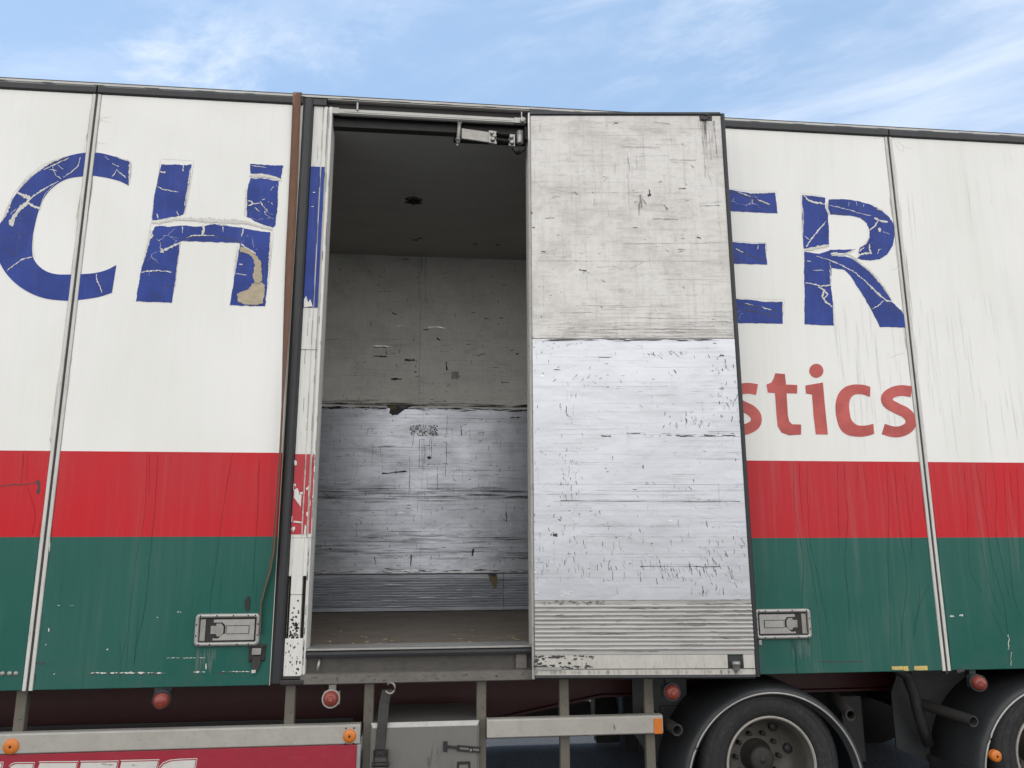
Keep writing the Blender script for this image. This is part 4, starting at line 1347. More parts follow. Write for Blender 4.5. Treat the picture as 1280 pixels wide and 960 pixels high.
for x0, y0, x1, y1, w, mi in ((490, 398, 600, 388, .020, 3), (655, 245, 655, 370, .006, 3), (665, 250, 665, 370, .006, 1), (672, 250, 672, 375, .008, 1), (680, 250, 680, 375, .008, 1), (688, 250, 690, 470, .006, 1), (700, 250, 700, 330, .008, 1), (710, 250, 708, 330, .006, 3), (690, 325, 708, 330, .03, 3), (775, 260, 775, 355, .007, 3), (690, 357, 780, 355, .006, 3),
                              (735, 400, 735, 470, .008, 3), (612, 320, 612, 480, .006, 3), (608, 430, 605, 520, .006, 1), (490, 300, 490, 390, .006, 1), (730, 400, 772, 400, .005, 3), (770, 360, 772, 410, .005, 3), (470, 278, 545, 276, .009, 3), (330, 445, 420, 415, .008, 1), (335, 572, 500, 606, .007, 4), (1050, 590, 1062, 630, .030, 4), (1040, 570, 1042, 610, .018, 3),
                              (1060, 150, 1105, 148, .016, 3), (995, 655, 1010, 670, .02, 4), (540, 660, 560, 664, .022, 4), (560, 775, 600, 772, .02, 4), (895, 730, 890, 765, .025, 3), (910, 735, 900, 765, .022, 4), (620, 760, 615, 810, .02, 3), (600, 770, 612, 760, .02, 4), (345, 268, 360, 272, .02, 4), (430, 195, 418, 240, .008, 1), (300, 800, 400, 805, .012, 4), (565, 570, 590, 572, .014, 4), (1035, 522, 1040, 525, .02, 4), (455, 770, 462, 805, .01, 3), (840, 185, 842, 230, .014, 3), (880, 190, 878, 240, .008, 1), (800, 200, 800, 260, .008, 1)):
    a_, c_ = bp(x0, y0), bp(x1, y1)
    items.append((a_[0], a_[1], c_[0], c_[1], w, mi))
scratch_set(b, wallpt(yp), FRONT, r3, items)
for i in range(160):                 # remains of a torn sticker
    x, y = r3.uniform(610, 733), r3.uniform(183, 230)
    if 650 < x < 700 and 190 < y < 205 and r3.random() < .8:
        continue
    p = bp(x, y)
    b.cur = r3.choice((3, 5, 5))
    b.ribbon([(p[0] + .012 * t, yp - .0004, p[1] + r3.uniform(-.003, .003)) for t in (0, .5, 1)], r3.uniform(.006, .014), FRONT)
for i in range(130):                 # curled upper lip and glints painted on the bottom lip
    x = r3.uniform(-1.1, 1.0)
    b.cur = r3.choice((4, 4, 3, 1))
    L_ = r3.uniform(.02, .12)
    z = zb + .006 + abs(r3.gauss(0, .012))
    b.ribbon([(x + L_ * t, yp - .0003, z + r3.uniform(-.006, .006)) for t in (0, .3, .6, 1)], r3.uniform(.003, .009), FRONT)
for i in range(240):                 # rubbed dark bands along the pallets' height
    zc_ = r3.choice((2.02, 2.0, 1.62, 1.50))
    x = r3.uniform(-1.2, .95)
    L_ = r3.uniform(.1, .5)
    b.cur = 2
    z = zc_ + r3.gauss(0, .035)
    b.ribbon([(x + L_ * t, yp - .0002, z + r3.uniform(-.002, .002)) for t in (0, .3, .6, 1)], r3.uniform(.006, .018), FRONT)
for i in range(120):
    x = r3.uniform(-1.15, 1.0)
    b.cur = r3.choice((1, 1, 3))
    L_ = r3.uniform(.02, .16)
    z = zt - .004 - abs(r3.gauss(0, .012))
    b.ribbon([(x + L_ * t, yp - .0003, z + r3.uniform(-.003, .002)) for t in (0, .3, .6, 1)], r3.uniform(.004, .012), FRONT)
b.build('scuff_plate', ['back_plate', 'scuff', 'faint_scuff', 'dark_mark', 'nick_glint', 'tan_foam'], bwall, recalc=False)
# hole torn in the lining's lower edge
b = MB()
k6b = k6
b.prism([at(340 + x / k6, 480 + y / k6, YW - .0135) for x, y in rough_line([(505, 94), (560, 92), (625, 96), (590, 112), (560, 136), (535, 140), (520, 128), (525, 108)], 6, 2)], (0, -.004, 0))
b.cur = 1
b.prism([at(340 + x / k6, 480 + y / k6, YW - .019) for x, y in rough_line([(518, 96), (552, 95), (558, 112), (535, 116), (524, 108)], 5, 2)], (0, -.004, 0))
b.cur = 2
b.prism([at(340 + x / k6, 480 + y / k6, YW - .019) for x, y in rough_line([(560, 94), (610, 97), (575, 112)], 6, 2)], (0, -.006, 0))
b.build('torn_edge', ['dark_mark', 'tan_foam', 'grimy_aluminium'], bwall)
# ribbed kick plate
b = MB()
nr = 11
zk0, zk1 = .992, 1.300
pts = [(YW + .03, zk0), (YW - .022, zk0)]
for i in range(nr):
    za = zk0 + .03 + (zk1 - zk0 - .06) * i / nr
    hz = (zk1 - zk0 - .06) / nr
    pts += [(YW - .022, za), (YW - .030, za + hz * .30), (YW - .030, za + hz * .62), (YW - .022, za + hz * .92)]
pts += [(YW - .022, zk1), (YW + .03, zk1)]
b.profile_x(pts, XL + .1, .645)
b.profile_x(pts, .648, XR - .1)
b.cur = 1
for i in range(90):
    x = r3.uniform(-1.2, 1.0)
    z = r3.uniform(zk0 + .005, zk1)
    L_ = r3.uniform(.03, .4)
    b.cur = r3.choice((1, 1, 2))
    b.ribbon([(x + L_ * t, YW - .0312, z + r3.uniform(-.001, .001)) for t in (0, .4, 1)], r3.uniform(.002, .006), FRONT)
b.build('kick_plate', ['back_kick', 'scuff', 'nick_glint'], bwall, recalc=False)
b = MB()
b.prism([at(340 + x / k6, 480 + y / k6, YW - .034) for x, y in rough_line([(958, 846), (1000, 848), (1003, 870), (997, 900), (988, 912), (975, 880), (966, 862)], 5, 1.5)], (0, -.003, 0))
b.cur = 1
b.prism([at(340 + x / k6, 480 + y / k6, YW - .0375) for x, y in rough_line([(962, 840), (1000, 842), (990, 856), (970, 852)], 5, 1.5)], (0, -.003, 0))
b.build('torn_edge', ['tan_foam', 'dark_mark'], bwall)
# far outer skin
b = MB()
b.box(XL, XR, 2.451, YB, ZB, 4.455)
b.build('outer_skin', 'far_panel_paint', T)
b = MB()
for x in (XL + .001, XR - .059):
    b.box(x, x + .058, .057, 2.449, ZB + .04, 4.298)
b.build_each('end_skin', 'far_panel_paint', T)

# ---- sill under the opening
b = MB()
b.profile_x([(.30, FZ + .001), (.30, FZ + .004), (.02, 1.006), (.004, 1.004), (.004, .994), (.02, .990), (.055, .986)], -.698, .592)
b.build('sill_trim', 'dull_aluminium', T)
b = MB()
b.profile_x([(.012, .9895), (-.002, .986), (-.004, .972), (-.001, .958), (.012, .955), (.054, .955), (.054, .9845)], -.696, .590)
b.build('sill_rubber', 'rubber_seal', T)
b = MB()
b.box(-.72, .60, .045, .0545, .87, .954)
b.cur = 0
b.build('sill_web', ['sill_grime'], T)
b = MB()
b.profile_x([(.05, .862), (.044, .874), (-.002, .868), (-.012, .862), (-.012, .818), (-.004, .812), (.06, .812), (.06, .862)], -.720, .590)
for i in range(30):
    b.cur = 1
    x = r3.uniform(-.7, .55)
    s_ = r3.uniform(.004, .02)
    z = r3.uniform(.825, .855)
    b.box(x, x + s_, -.0128, -.0122, z, z + r3.uniform(.002, .008))
b.build('sill_beam', ['grimy_aluminium', 'dark_mark'], T, .002)
b = MB()
b.tube([(-.625, .03, .95), (-.625, .018, .92), (-.63, .012, .885)], .008, 8)
b.build('sill_bolt', 'dull_aluminium', T)
b = MB()
b.box(.50, .565, .02, .046, .872, .953)
b.build('sill_stop', 'grimy_aluminium', T, .003)
b = MB()
b.profile_x([(-.014, .842), (-.018, .836), (-.018, .820), (-.012, .812), (.0, .812), (.0, .842)], -.83, -.70)
b.box(-.822, -.716, -.006, .02, .845, .858)
b.build_each('post_foot', 'hub_iron', T, .002)

# ---- the open door -----------------------------------------------
HX, HY = .597, -.070
WX, WY = 1.868, -.195
DW = math.hypot(WX - HX, WY - HY)
du = Vector((WX - HX, WY - HY, 0)) / DW
dn = Vector((du.y, -du.x, 0))
if dn.y > 0:
    dn = -dn


def D(u_, z, w=0.0):
    return Vector((HX, HY, 0)) + du * u_ + dn * w + Vector((0, 0, z))


def dpx(px, py, w=0.0):
    """photo pixel -> (u,z) on the door's inner face"""
    d_ = ray(px, py)
    o_ = Vector((HX, HY, 0)) + dn * w
    t = (o_ - CAM).dot(dn) / d_.dot(dn)
    p = CAM + d_ * t
    return (p - o_).dot(du), p.z


def dbox(b, u0, u1, z0, z1, w0, w1):
    b.prism([D(u0, z0, w0), D(u1, z0, w0), D(u1, z1, w0), D(u0, z1, w0)], dn * (w1 - w0))


uR, zt1 = dpx(895, 150)
print('DOOR', DW, dpx(662, 140), dpx(903, 147), dpx(945, 846), dpx(663, 846), dpx(663, 420), dpx(912, 424), dpx(664, 748), dpx(934, 752), dpx(664, 822), dpx(664, 835))
ZD0, ZD1 = .838, 4.374
zA = dpx(790, 423.5)[1]
zB_ = dpx(790, 750)[1]
zC = dpx(790, 818)[1]
zD = dpx(790, 835.5)[1]
door = empty('loading_door', (HX, HY, ZD0), T)
b = MB()
dbox(b, .0, DW - .012, ZD0 + .02, ZD1 - .012, -.05, -.012)
core = b.build('door_core', 'panel_paint', door)
# lining
b = MB()
dbox(b, .004, DW - .014, zA, ZD1 - .014, -.0119, .0)
r4 = random.Random(21)
fnD = lambda w: (lambda u_, v_: D(u_, v_, w))
items = []
for i in range(170):
    x, z = r4.uniform(0.02, DW - .03), r4.uniform(zA + .01, ZD1 - .03)
    L_ = min(r4.choice((.04, .1, .25, .6)) * r4.uniform(.4, 1.3), DW - .02 - x)
    items.append((x, z, x + L_, z + r4.uniform(-.008, .008), r4.uniform(.0015, .004), r4.choice((1, 2, 2, 2))))
for i in range(110):
    x, z = r4.uniform(0.02, DW - .03), r4.uniform(zA + .15, ZD1 - .03)
    L_ = r4.choice((.03, .1, .3)) * r4.uniform(.4, 1.3)
    items.append((x, z, x + r4.uniform(-.004, .004), max(zA + .01, z - L_), r4.uniform(.0015, .004), r4.choice((2, 2, 1))))
for i in range(60):
    x, z = r4.uniform(0.02, DW - .04), r4.uniform(zA + .02, ZD1 - .05)
    L_ = r4.uniform(.006, .028)
    a = r4.choice((0, .1, .4, 1.5, -.7))
    items.append((x, z, x + L_ * math.cos(a), z + L_ * math.sin(a), r4.uniform(.003, .006), r4.choice((3, 1, 1))))
for i in range(110):                 # crowded scuffs just above the plate
    x, z = r4.uniform(.01, DW - .05), zA + abs(r4.gauss(0, .10))
    L_ = min(r4.uniform(.05, .5), DW - .02 - x)
    items.append((x, z + .004, x + L_, z + .004 + r4.uniform(-.003, .003), r4.uniform(.002, .006), r4.choice((1, 2, 2))))
kd = 4.0


def dl(x, y):
    return dpx(640 + x / 4.0, 100 + y / 4.0)


for x0, y0, x1, y1, w, mi in ((510, 216, 530, 214, .012, 3), (140, 215, 140, 265, .008, 1), (680, 580, 695, 570, .020, 3), (685, 548, 688, 575, .010, 3), (640, 575, 648, 640, .024, 1), (652, 590, 668, 620, .022, 1), (636, 610, 634, 680, .014, 1), (835, 543, 870, 542, .010, 3), (730, 512, 750, 508, .008, 3), (455, 485, 480, 485, .006, 3), (460, 505, 475, 490, .006, 3),
                              (400, 560, 408, 568, .014, 1), (410, 590, 410, 630, .006, 1), (580, 385, 590, 460, .006, 1), (600, 430, 600, 470, .005, 1), (620, 380, 625, 440, .005, 1), (148, 858, 168, 858, .010, 3), (605, 738, 625, 738, .008, 3), (830, 848, 870, 850, .012, 1), (540, 335, 740, 338, .018, 2), (790, 400, 920, 402, .008, 1), (790, 410, 880, 415, .006, 1),
                              (895, 425, 910, 440, .010, 1), (965, 430, 1000, 520, .006, 1), (930, 620, 1050, 610, .014, 2), (940, 630, 1040, 628, .010, 1), (700, 695, 830, 697, .010, 1), (760, 625, 780, 650, .02, 1), (925, 785, 945, 792, .010, 3), (710, 210, 790, 220, .008, 1), (335, 948, 375, 955, .012, 3), (100, 735, 115, 740, .012, 3), (97, 660, 100, 670, .014, 3),
                              (165, 690, 215, 690, .010, 1), (660, 795, 668, 800, .012, 1), (110, 905, 1050, 907, .004, 1), (420, 940, 500, 930, .005, 1), (500, 930, 560, 950, .005, 1), (590, 945, 660, 910, .005, 1), (200, 590, 250, 575, .007, 1), (300, 560, 330, 575, .007, 1)):
    a_, c_ = dl(x0, y0), dl(x1, y1)
    items.append((a_[0], a_[1], c_[0], c_[1], w, mi))
for i in range(20):                  # soot below the lock recess
    u0, z0_ = dl(r4.gauss(968, 26), 205)
    L_ = abs(r4.gauss(0, .16)) + .05
    items.append((u0, z0_, u0 + r4.uniform(-.006, .006), z0_ - L_, r4.uniform(.008, .022), 2))
scratch_set(b, fnD(.0007), dn, r4, items)
b.build('door_lining', ['door_lining', 'scuff', 'faint_scuff', 'dark_mark'], door, recalc=False)
# scuff plate
b = MB()
wP = .003
dbox(b, .004, DW - .014, zB_, zA - .0015, -.0119, wP)
items = []
for i in range(190):
    x, z = r4.uniform(0.01, DW - .05), r4.uniform(zB_ + .02, zA - .01)
    if z < zB_ + .35 and r4.random() < .6:
        z = r4.uniform(zB_ + .35, zB_ + .95)
    L_ = min(r4.choice((.05, .15, .4, 1.0)) * r4.uniform(.3, 1.2), DW - .016 - x)
    items.append((x, z, x + L_, z + r4.uniform(-.004, .004), r4.uniform(.0012, .0030), r4.choice((1, 1, 2, 2))))
for i in range(60):
    x, z = r4.uniform(0.02, DW - .05), r4.uniform(zB_ + .2, zA - .02)
    L_ = r4.choice((.05, .15)) * r4.uniform(.3, 1.2)
    items.append((x, z, x + r4.uniform(-.006, .006), z - L_, r4.uniform(.0012, .0028), r4.choice((1, 2))))
for i in range(190):
    x, z = r4.uniform(0.01, DW - .04), r4.uniform(zB_ + .1, zA - .01)
    L_ = r4.uniform(.006, .026)
    a = r4.choice((0, .15, -.7, -1.2, 1.4, 1.57))
    items.append((x, z, x + L_ * math.cos(a), z + L_ * math.sin(a), r4.uniform(.003, .007), r4.choice((3, 1, 1))))


def row(px0, px1, py, n, spread, lmin, lmax, slant, wmax=.008):
    for i in range(n):
        u0, z0_ = dpx(r4.uniform(px0, px1), py + r4.gauss(0, spread))
        L_ = r4.uniform(lmin, lmax)
        sl = slant + r4.uniform(-.25, .25)
        if z0_ - L_ > zB_ + .01:
            L_ *= .8
            items.append((u0, z0_, u0 - L_ * math.sin(sl), z0_ - L_ * math.cos(sl), r4.uniform(.0025, wmax * .85), r4.choice((3, 3, 1))))


row(800, 885, 441, 16, 2, .015, .04, -.6)
row(660, 730, 430, 22, 4, .008, .02, .8)
row(690, 760, 470, 16, 8, .01, .025, .8)
row(840, 880, 523, 14, 4, .015, .04, -.4)
row(812, 905, 525, 14, 8, .012, .035, .3)
row(700, 725, 600, 60, 22, .01, .03, .0, .006)
row(696, 720, 500, 12, 20, .02, .05, .0)
row(895, 928, 500, 24, 30, .012, .04, .1)
row(880, 925, 700, 34, 14, .02, .055, -.3, .007)
row(815, 900, 712, 46, 6, .015, .05, -.25, .008)
row(760, 830, 708, 22, 10, .03, .075, -.15, .007)
row(665, 760, 700, 40, 12, .015, .05, .0, .006)
row(670, 930, 665, 30, 18, .012, .04, -.2, .006)
row(860, 905, 735, 20, 5, .02, .06, .05, .007)
row(665, 672, 580, 20, 60, .01, .03, .2, .006)
for i in range(16):
    u0, z0_ = dpx(r4.uniform(826, 916), 544.5 + r4.gauss(0, .8))
    items.append((u0, z0_, min(DW - .02, u0 + r4.uniform(.03, .11)), z0_ + r4.uniform(-.002, .002), r4.uniform(.003, .009), 3))
for px0, px1, py, w in ((751, 764, 545, .010), (783, 800, 541.5, .006), (802, 815, 545, .004), (748, 762, 447, .006), (756, 760, 455, .005), (900, 905, 444.5, .012), (693, 700, 462, .01), (688, 690, 668, .02), (691, 697, 669, .024), (870, 925, 574, .004), (690, 910, 627, .004), (700, 925, 626, .005), (735, 920, 624.5, .003),
                        (665, 760, 580, .0025), (840, 880, 593, .003), (665, 870, 618, .003), (665, 930, 605, .004), (740, 930, 613, .003), (700, 850, 657, .003), (665, 880, 722, .002), (800, 850, 734, .0035), (815, 930, 706, .003), (800, 900, 708, .006)):
    a_, c_ = dpx(px0, py), dpx(px1, py + (px1 - px0) * .004)
    items.append((a_[0], a_[1], min(c_[0], DW - .016), c_[1], w, 3 if w > .0045 else 1))
for px, py in ((666, 715), (668, 745), (669, 741), (704, 741), (708, 742), (712, 739), (701, 744), (668, 700), (845, 634), (836, 651), (676, 470), (715, 469)):
    a_ = dpx(px, py)
    items.append((a_[0], a_[1], a_[0] + .022, a_[1] + r4.uniform(-.006, .006), .014, 4))
scratch_set(b, fnD(wP + .0007), dn, r4, items)
for i in range(50):
    u0 = r4.uniform(.01, DW - .2)
    b.cur = r4.choice((1, 3, 1))
    L_ = r4.uniform(.03, .2)
    z = zA - .004 - abs(r4.gauss(0, .006))
    b.ribbon([D(u0 + L_ * t, z, wP + .0008) for t in (0, .3, .6, 1)], r4.uniform(.002, .006), dn)
b.build('scuff_plate', ['door_plate', 'scuff', 'faint_scuff', 'dark_mark', 'nick_glint'], door, recalc=False)
# dark joint between lining and plate
b = MB()
dbox(b, .004, DW - .014, zA - .0012, zA + .0035, -.004, .0036)
b.build('plate_joint', 'grimy_aluminium', door)
# ribbed kick plate
nr = 11
prof = [(-.0119, zC), (.004, zC)]
zc0, zc1 = zC + .020, zB_ - .022
hz = (zc1 - zc0) / nr
for i in range(nr):
    za = zc0 + hz * i
    prof += [(.004, za), (.0045, za + hz * .10), (.011, za + hz * .28), (.012, za + hz * .50), (.010, za + hz * .78), (.0045, za + hz * .93)]
prof += [(.004, zc1), (.005, zB_ - .002), (-.0119, zB_ - .002)]
b = MB()
b.prism([D(.004, z, w) for w, z in prof], du * (DW - .018))
items = []
for i in range(130):
    x, z = r4.uniform(.01, DW - .1), zc0 + hz * (r4.randrange(nr + 1) + r4.choice((.0, .03, .97, .5))) - .001
    items.append((x, z, min(DW - .016, x + r4.uniform(.02, .3)), z + r4.uniform(-.001, .001), r4.uniform(.002, .005), r4.choice((1, 1, 2, 3))))
for i in range(40):
    x, z = r4.uniform(.05, .4), zB_ - .004 - r4.random() * .018
    items.append((x, z, x + .012, z + r4.uniform(-.008, .008), .005, 3))
scratch_set(b, fnD(.0135), dn, r4, items)
b.build('kick_plate', ['door_kick', 'scuff', 'faint_scuff', 'dark_mark'], door, recalc=False)
# white bottom rail with the roller notch
uN0, uN1 = dpx(909, 826)[0], dpx(929, 826)[0]
b = MB()
dbox(b, .006, uN0, zD, zC - .002, -.0119, .008)
dbox(b, uN1, DW - .016, zD, zC - .002, -.0119, .008)
dbox(b, .006, DW - .014, ZD0 + .012, zD - .005, -.0119, .003)
b.cur = 1
u2 = dpx(702, 830)[0]
b.cur = 2
dbox(b, .010, u2, zD - .0045, zD + .010, -.005, .014)
for i in range(110):
    uu = r4.random() ** 2.2 * .33 + .008
    z = r4.choice((zC - .006 - r4.random() * .02, zD + .002 + r4.random() * .016, r4.uniform(zD, zC)))
    s_ = r4.choice((r4.uniform(.002, .008), r4.uniform(.002, .008), r4.uniform(.008, .022)))
    z = min(max(z, zD + .001), zC - .004)
    b.cur = 1
    b.prism([D(uu + s_ * r4.uniform(.5, 1.2) * math.cos(a), min(zC - .003, z + min(s_, .009) * r4.uniform(.3, 1) * math.sin(a)), .0084 + .00002 * (i % 50)) for a in (0, 1.1, 2.2, 3.2, 4.2, 5.3)], dn * .0006)
for i in range(60):
    uu = r4.uniform(.01, DW - .03)
    b.cur = 3
    b.ribbon([D(uu, zD - .008, .0036), D(uu + r4.uniform(-.004, .004), zD - .02, .0036), D(uu, ZD0 + .014, .0036)], r4.uniform(.004, .02), dn)
b.build('bottom_rail', ['off_white_strip', 'dark_mark', 'dull_aluminium', 'faint_scuff'], door, .0015, recalc=True)
b = MB()
um = (uN0 + uN1) / 2
dbox(b, uN0 + .004, uN1 - .004, zD - .004, zC - .008, -.0119, -.004)
b.cur = 1
p = D(um, zD - .012, .012)
b.lathe([(0, 0), (.016, .001), (.020, .006), (.020, .03), (.024, .032), (.024, .05), (0, .05)], p, 'z', 18)
b.build('guide_roller', ['black_rubber', 'worn_steel'], door)
# lock recess high in the corner
b = MB()
c0, c1 = dpx(874, 143), dpx(890, 151)
dbox(b, c0[0], c1[0], c1[1], c0[1], .0004, .004)
b.cur = 1
for i in range(9):
    uu, zz_ = r4.uniform(c0[0] + .005, c1[0] - .03), r4.uniform(c1[1], c0[1] - .012)
    dbox(b, uu, uu + r4.uniform(.01, .03), zz_, zz_ + r4.uniform(.006, .014), .004, r4.uniform(.008, .018))
b.build('lock_keeper', ['black_rubber', 'dark_mark'], door, .001)
# rubber seal round the door
b = MB()


def seal(pts, off):
    b.prism(pts, off)


gz0, gz1 = ZD0, ZD1
b.prism([D(DW - .014, gz0, -.055), D(DW - .014, gz0, .004), D(DW - .004, gz0, .012), D(DW + .006, gz0, .010), D(DW + .014, gz0, .0), D(DW + .020, gz0, -.03), D(DW + .018, gz0, -.055)], (0, 0, gz1 - gz0))
zt0 = ZD1 - .014
b.prism([D(0, zt0, -.05), D(0, zt0, .004), D(0, zt0 + .008, .010), D(0, zt0 + .024, .006), D(0, zt0 + .030, -.012), D(0, zt0 + .026, -.05)], du * (DW - .0145))
b.prism([D(0, ZD0 - .012, -.05), D(0, ZD0 - .012, -.004), D(0, ZD0 - .002, .008), D(0, ZD0 + .011, .004), D(0, ZD0 + .011, -.05)], du * (DW - .0145))
b.build('door_seal', 'rubber_seal', door, .002)
b = MB()
b.box(.5930, .6130, -.064, -.004, ZD0 - .012, ZD1 + .012)
b.prism([D(-.014, ZD0 - .008, -.03), D(-.001, ZD0 - .008, -.03), D(-.001, ZD0 - .008, .006), D(-.005, ZD0 - .008, .010), D(-.014, ZD0 - .008, .004)], (0, 0, ZD1 - ZD0 + .012))
for i in range(40):
    b.cur = 1
    z = r4.uniform(.9, 4.3)
    b.prism([D(-.008, z, .0085), D(-.003, z, .0105), D(-.003, z + r4.uniform(.01, .06), .0105), D(-.008, z + .02, .0085)], dn * .0006)
b.build('hinge_profile', ['alu_rail', 'worn_steel'], door)

# ---- underframe ------------------------------------------------------
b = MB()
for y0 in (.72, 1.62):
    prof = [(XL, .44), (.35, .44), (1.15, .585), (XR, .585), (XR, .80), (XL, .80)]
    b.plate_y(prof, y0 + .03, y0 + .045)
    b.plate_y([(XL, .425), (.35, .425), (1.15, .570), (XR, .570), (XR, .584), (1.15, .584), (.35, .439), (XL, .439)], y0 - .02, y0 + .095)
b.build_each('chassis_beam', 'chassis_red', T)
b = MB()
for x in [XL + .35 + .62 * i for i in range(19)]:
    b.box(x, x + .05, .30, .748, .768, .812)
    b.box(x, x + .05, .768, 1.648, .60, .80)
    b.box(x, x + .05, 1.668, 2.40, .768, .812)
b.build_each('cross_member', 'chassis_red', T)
b = MB()
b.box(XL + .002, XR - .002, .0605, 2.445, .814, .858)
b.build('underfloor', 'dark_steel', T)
b = MB()
b.box(XL, XR, .056, .0600, .74, .858)
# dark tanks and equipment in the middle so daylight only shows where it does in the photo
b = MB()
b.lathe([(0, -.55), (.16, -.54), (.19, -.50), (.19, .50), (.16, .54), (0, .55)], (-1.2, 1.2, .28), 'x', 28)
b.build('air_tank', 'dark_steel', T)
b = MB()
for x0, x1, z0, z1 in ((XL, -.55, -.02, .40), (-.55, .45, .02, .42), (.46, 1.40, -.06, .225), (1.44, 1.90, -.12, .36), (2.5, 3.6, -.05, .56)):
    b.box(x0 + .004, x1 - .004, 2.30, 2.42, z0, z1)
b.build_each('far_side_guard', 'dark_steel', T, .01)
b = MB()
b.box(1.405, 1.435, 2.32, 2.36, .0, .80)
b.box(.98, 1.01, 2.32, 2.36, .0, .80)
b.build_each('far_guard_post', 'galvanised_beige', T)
# steel boxes and valves around the axles
b = MB()
b.box(1.47, 1.66, .45, .70, .12, .56)
b.box(1.50, 1.62, 1.55, 1.70, .0, .56)
b.box(2.60, 3.25, 1.5, 1.62, -.02, .50)
b.box(2.75, 2.90, .55, .75, .15, .57)
b.build_each('equipment_box', 'dark_steel', T, .012)
b = MB()
b.tube([(2.98, .30, .80), (3.08, .30, .74), (3.13, .32, .62), (3.17, .34, .45), (3.22, .36, .30)], .035, 12)
b.tube([(1.36, .25, .10), (1.55, .28, .06), (1.75, .4, .10)], .03, 12)
b.build_each('air_hose', 'black_rubber', T)

# side guard posts
for xc, z0 in ((-2.219, .45), (-.781, .45), (-.341, -.10), (.303, -.10), (.789, -.10), (1.297, -.10)):
    b = MB()
    w = .028
    b.profile_z([(xc - w, .10), (xc - w, .062), (xc - w + .004, .058), (xc + w - .004, .058), (xc + w, .062), (xc + w, .10), (xc + w - .005, .10), (xc + w - .005, .066), (xc - w + .005, .066), (xc - w + .005, .10)], z0, .812)
    b.cur = 0
    for z in (.66,):
        b.lathe([(0, -.005), (.005, -.004), (.006, 0)], (xc + .008, .058, z), n=10)
    b.build('guard_post', ['post_beige', 'dark_steel'], T)
b = MB()
b.profile_x([(.055, .604), (.006, .604), (-.002, .598), (-.002, .508), (.006, .502), (.055, .502)], .331, 1.358)
rail = b.build('guard_rail', ['galvanised_beige'], T, .003)
b = MB()
q0, q1 = at(817, 898, -.002), at(828, 917, -.002)
b.box(q0.x, q1.x, -.008, -.0022, q1.z, q0.z)
b.build('reflector', 'amber_plastic', rail, .002)
b = MB()
b.ribbon([at(767, 905, -.0028), at(768, 909, -.0028), at(769, 914, -.0028)], .010, FRONT)
b.build('dent_mark', 'scuff', rail, recalc=False)

# left skirt: aluminium rail, red panel with cut-off lettering, end strip
b = MB()
b.profile_x([(.055, .598), (.004, .598), (-.004, .592), (-.004, .500), (.004, .494), (.055, .494)], XL, -.378)
sk = b.build('skirt_rail', 'galvanised_beige', T, .003)
for px, py, rr in ((14, 933, .040), (437, 920, .036)):
    p = at(px, py, -.004)
    b = MB()
    b.lathe([(0, -.012), (rr * .35, -.0135), (rr * .9, -.010), (rr, -.004), (rr, 0)], p, n=28)
    b.cur = 1
    b.lathe([(0, -.017), (.006, -.016), (.007, -.012)], p, n=10)
    if px > 100:
        for dx in (-.022, .022):
            for dz in (-.05, .05):
                b.lathe([(0, -.003), (.004, -.002), (.005, 0)], (p.x + dx, p.y, p.z + dz * .8), n=8)
    b.build('round_reflector', ['amber_plastic', 'dark_steel'], sk)
b = MB()
b.box(XL, -.395, .0, .012, -.05, .492)
skp = b.build('skirt_panel', 'skirt_red', T, .002)

b = MB()
b.profile_z([(-.394, .012), (-.394, -.006), (-.386, -.010), (-.372, -.010), (-.372, .012)], -.05, .493)
b.build('skirt_end_strip', 'dull_aluminium', T, .002)
k7 = 4.9231
b = MB()
b2 = MB()
tops = [([(-60, 268), (12, 268), (0, 330), (-80, 330)], 0), ([(62, 295), (75, 280), (95, 272), (205, 270), (192, 330), (46, 330)], 1), ([(245, 266), (474, 264), (455, 330), (222, 330)], 0), ([(500, 263), (722, 260), (706, 330), (484, 330)], 0), ([(748, 258), (972, 253), (954, 330), (730, 330)], 0), ([(985, 300), (1010, 272), (1050, 256), (1095, 250), (1205, 246), (1190, 330), (970, 330)], 1)]
for pl, _ in tops:
    inner = zm(pl, k7, 0, 900)
    b.prism([at(px, py, -.0004) for px, py in inner], (0, -.0016, 0))
    cx = sum(p[0] for p in inner) / len(inner)
    line = [(p[0] + (1.7 if p[0] > cx else -1.2), p[1] - 1.8) for p in inner[:-1]]
    line = line[:-1] + [line[-1]] + [(inner[-2][0] + 1.7, inner[-2][1])]
    b2.ribbon([at(px, py, -.0008) for px, py in line], .0045, FRONT, False)
b.build('skirt_letter', 'skirt_letter_white', skp)
b2.build('letter_outline', 'skirt_letter_white', skp, recalc=False)
b = MB()
for x0, y0, x1, y1 in ((620, 268, 660, 275), (660, 275, 700, 276), (810, 276, 832, 278)):
    q = zm([(x0, y0), ((x0 + x1) / 2, (y0 + y1) / 2 + 1), (x1, y1)], k7, 0, 900)
    b.ribbon([at(px, py, -.0026) for px, py in q], .008, FRONT)
b.build('letter_scuff', 'scuff', skp, recalc=False)
b = MB()
b.box(XL, -.45, .34, .36, .36, .56)
b.build('inner_skirt', 'dark_steel', T)

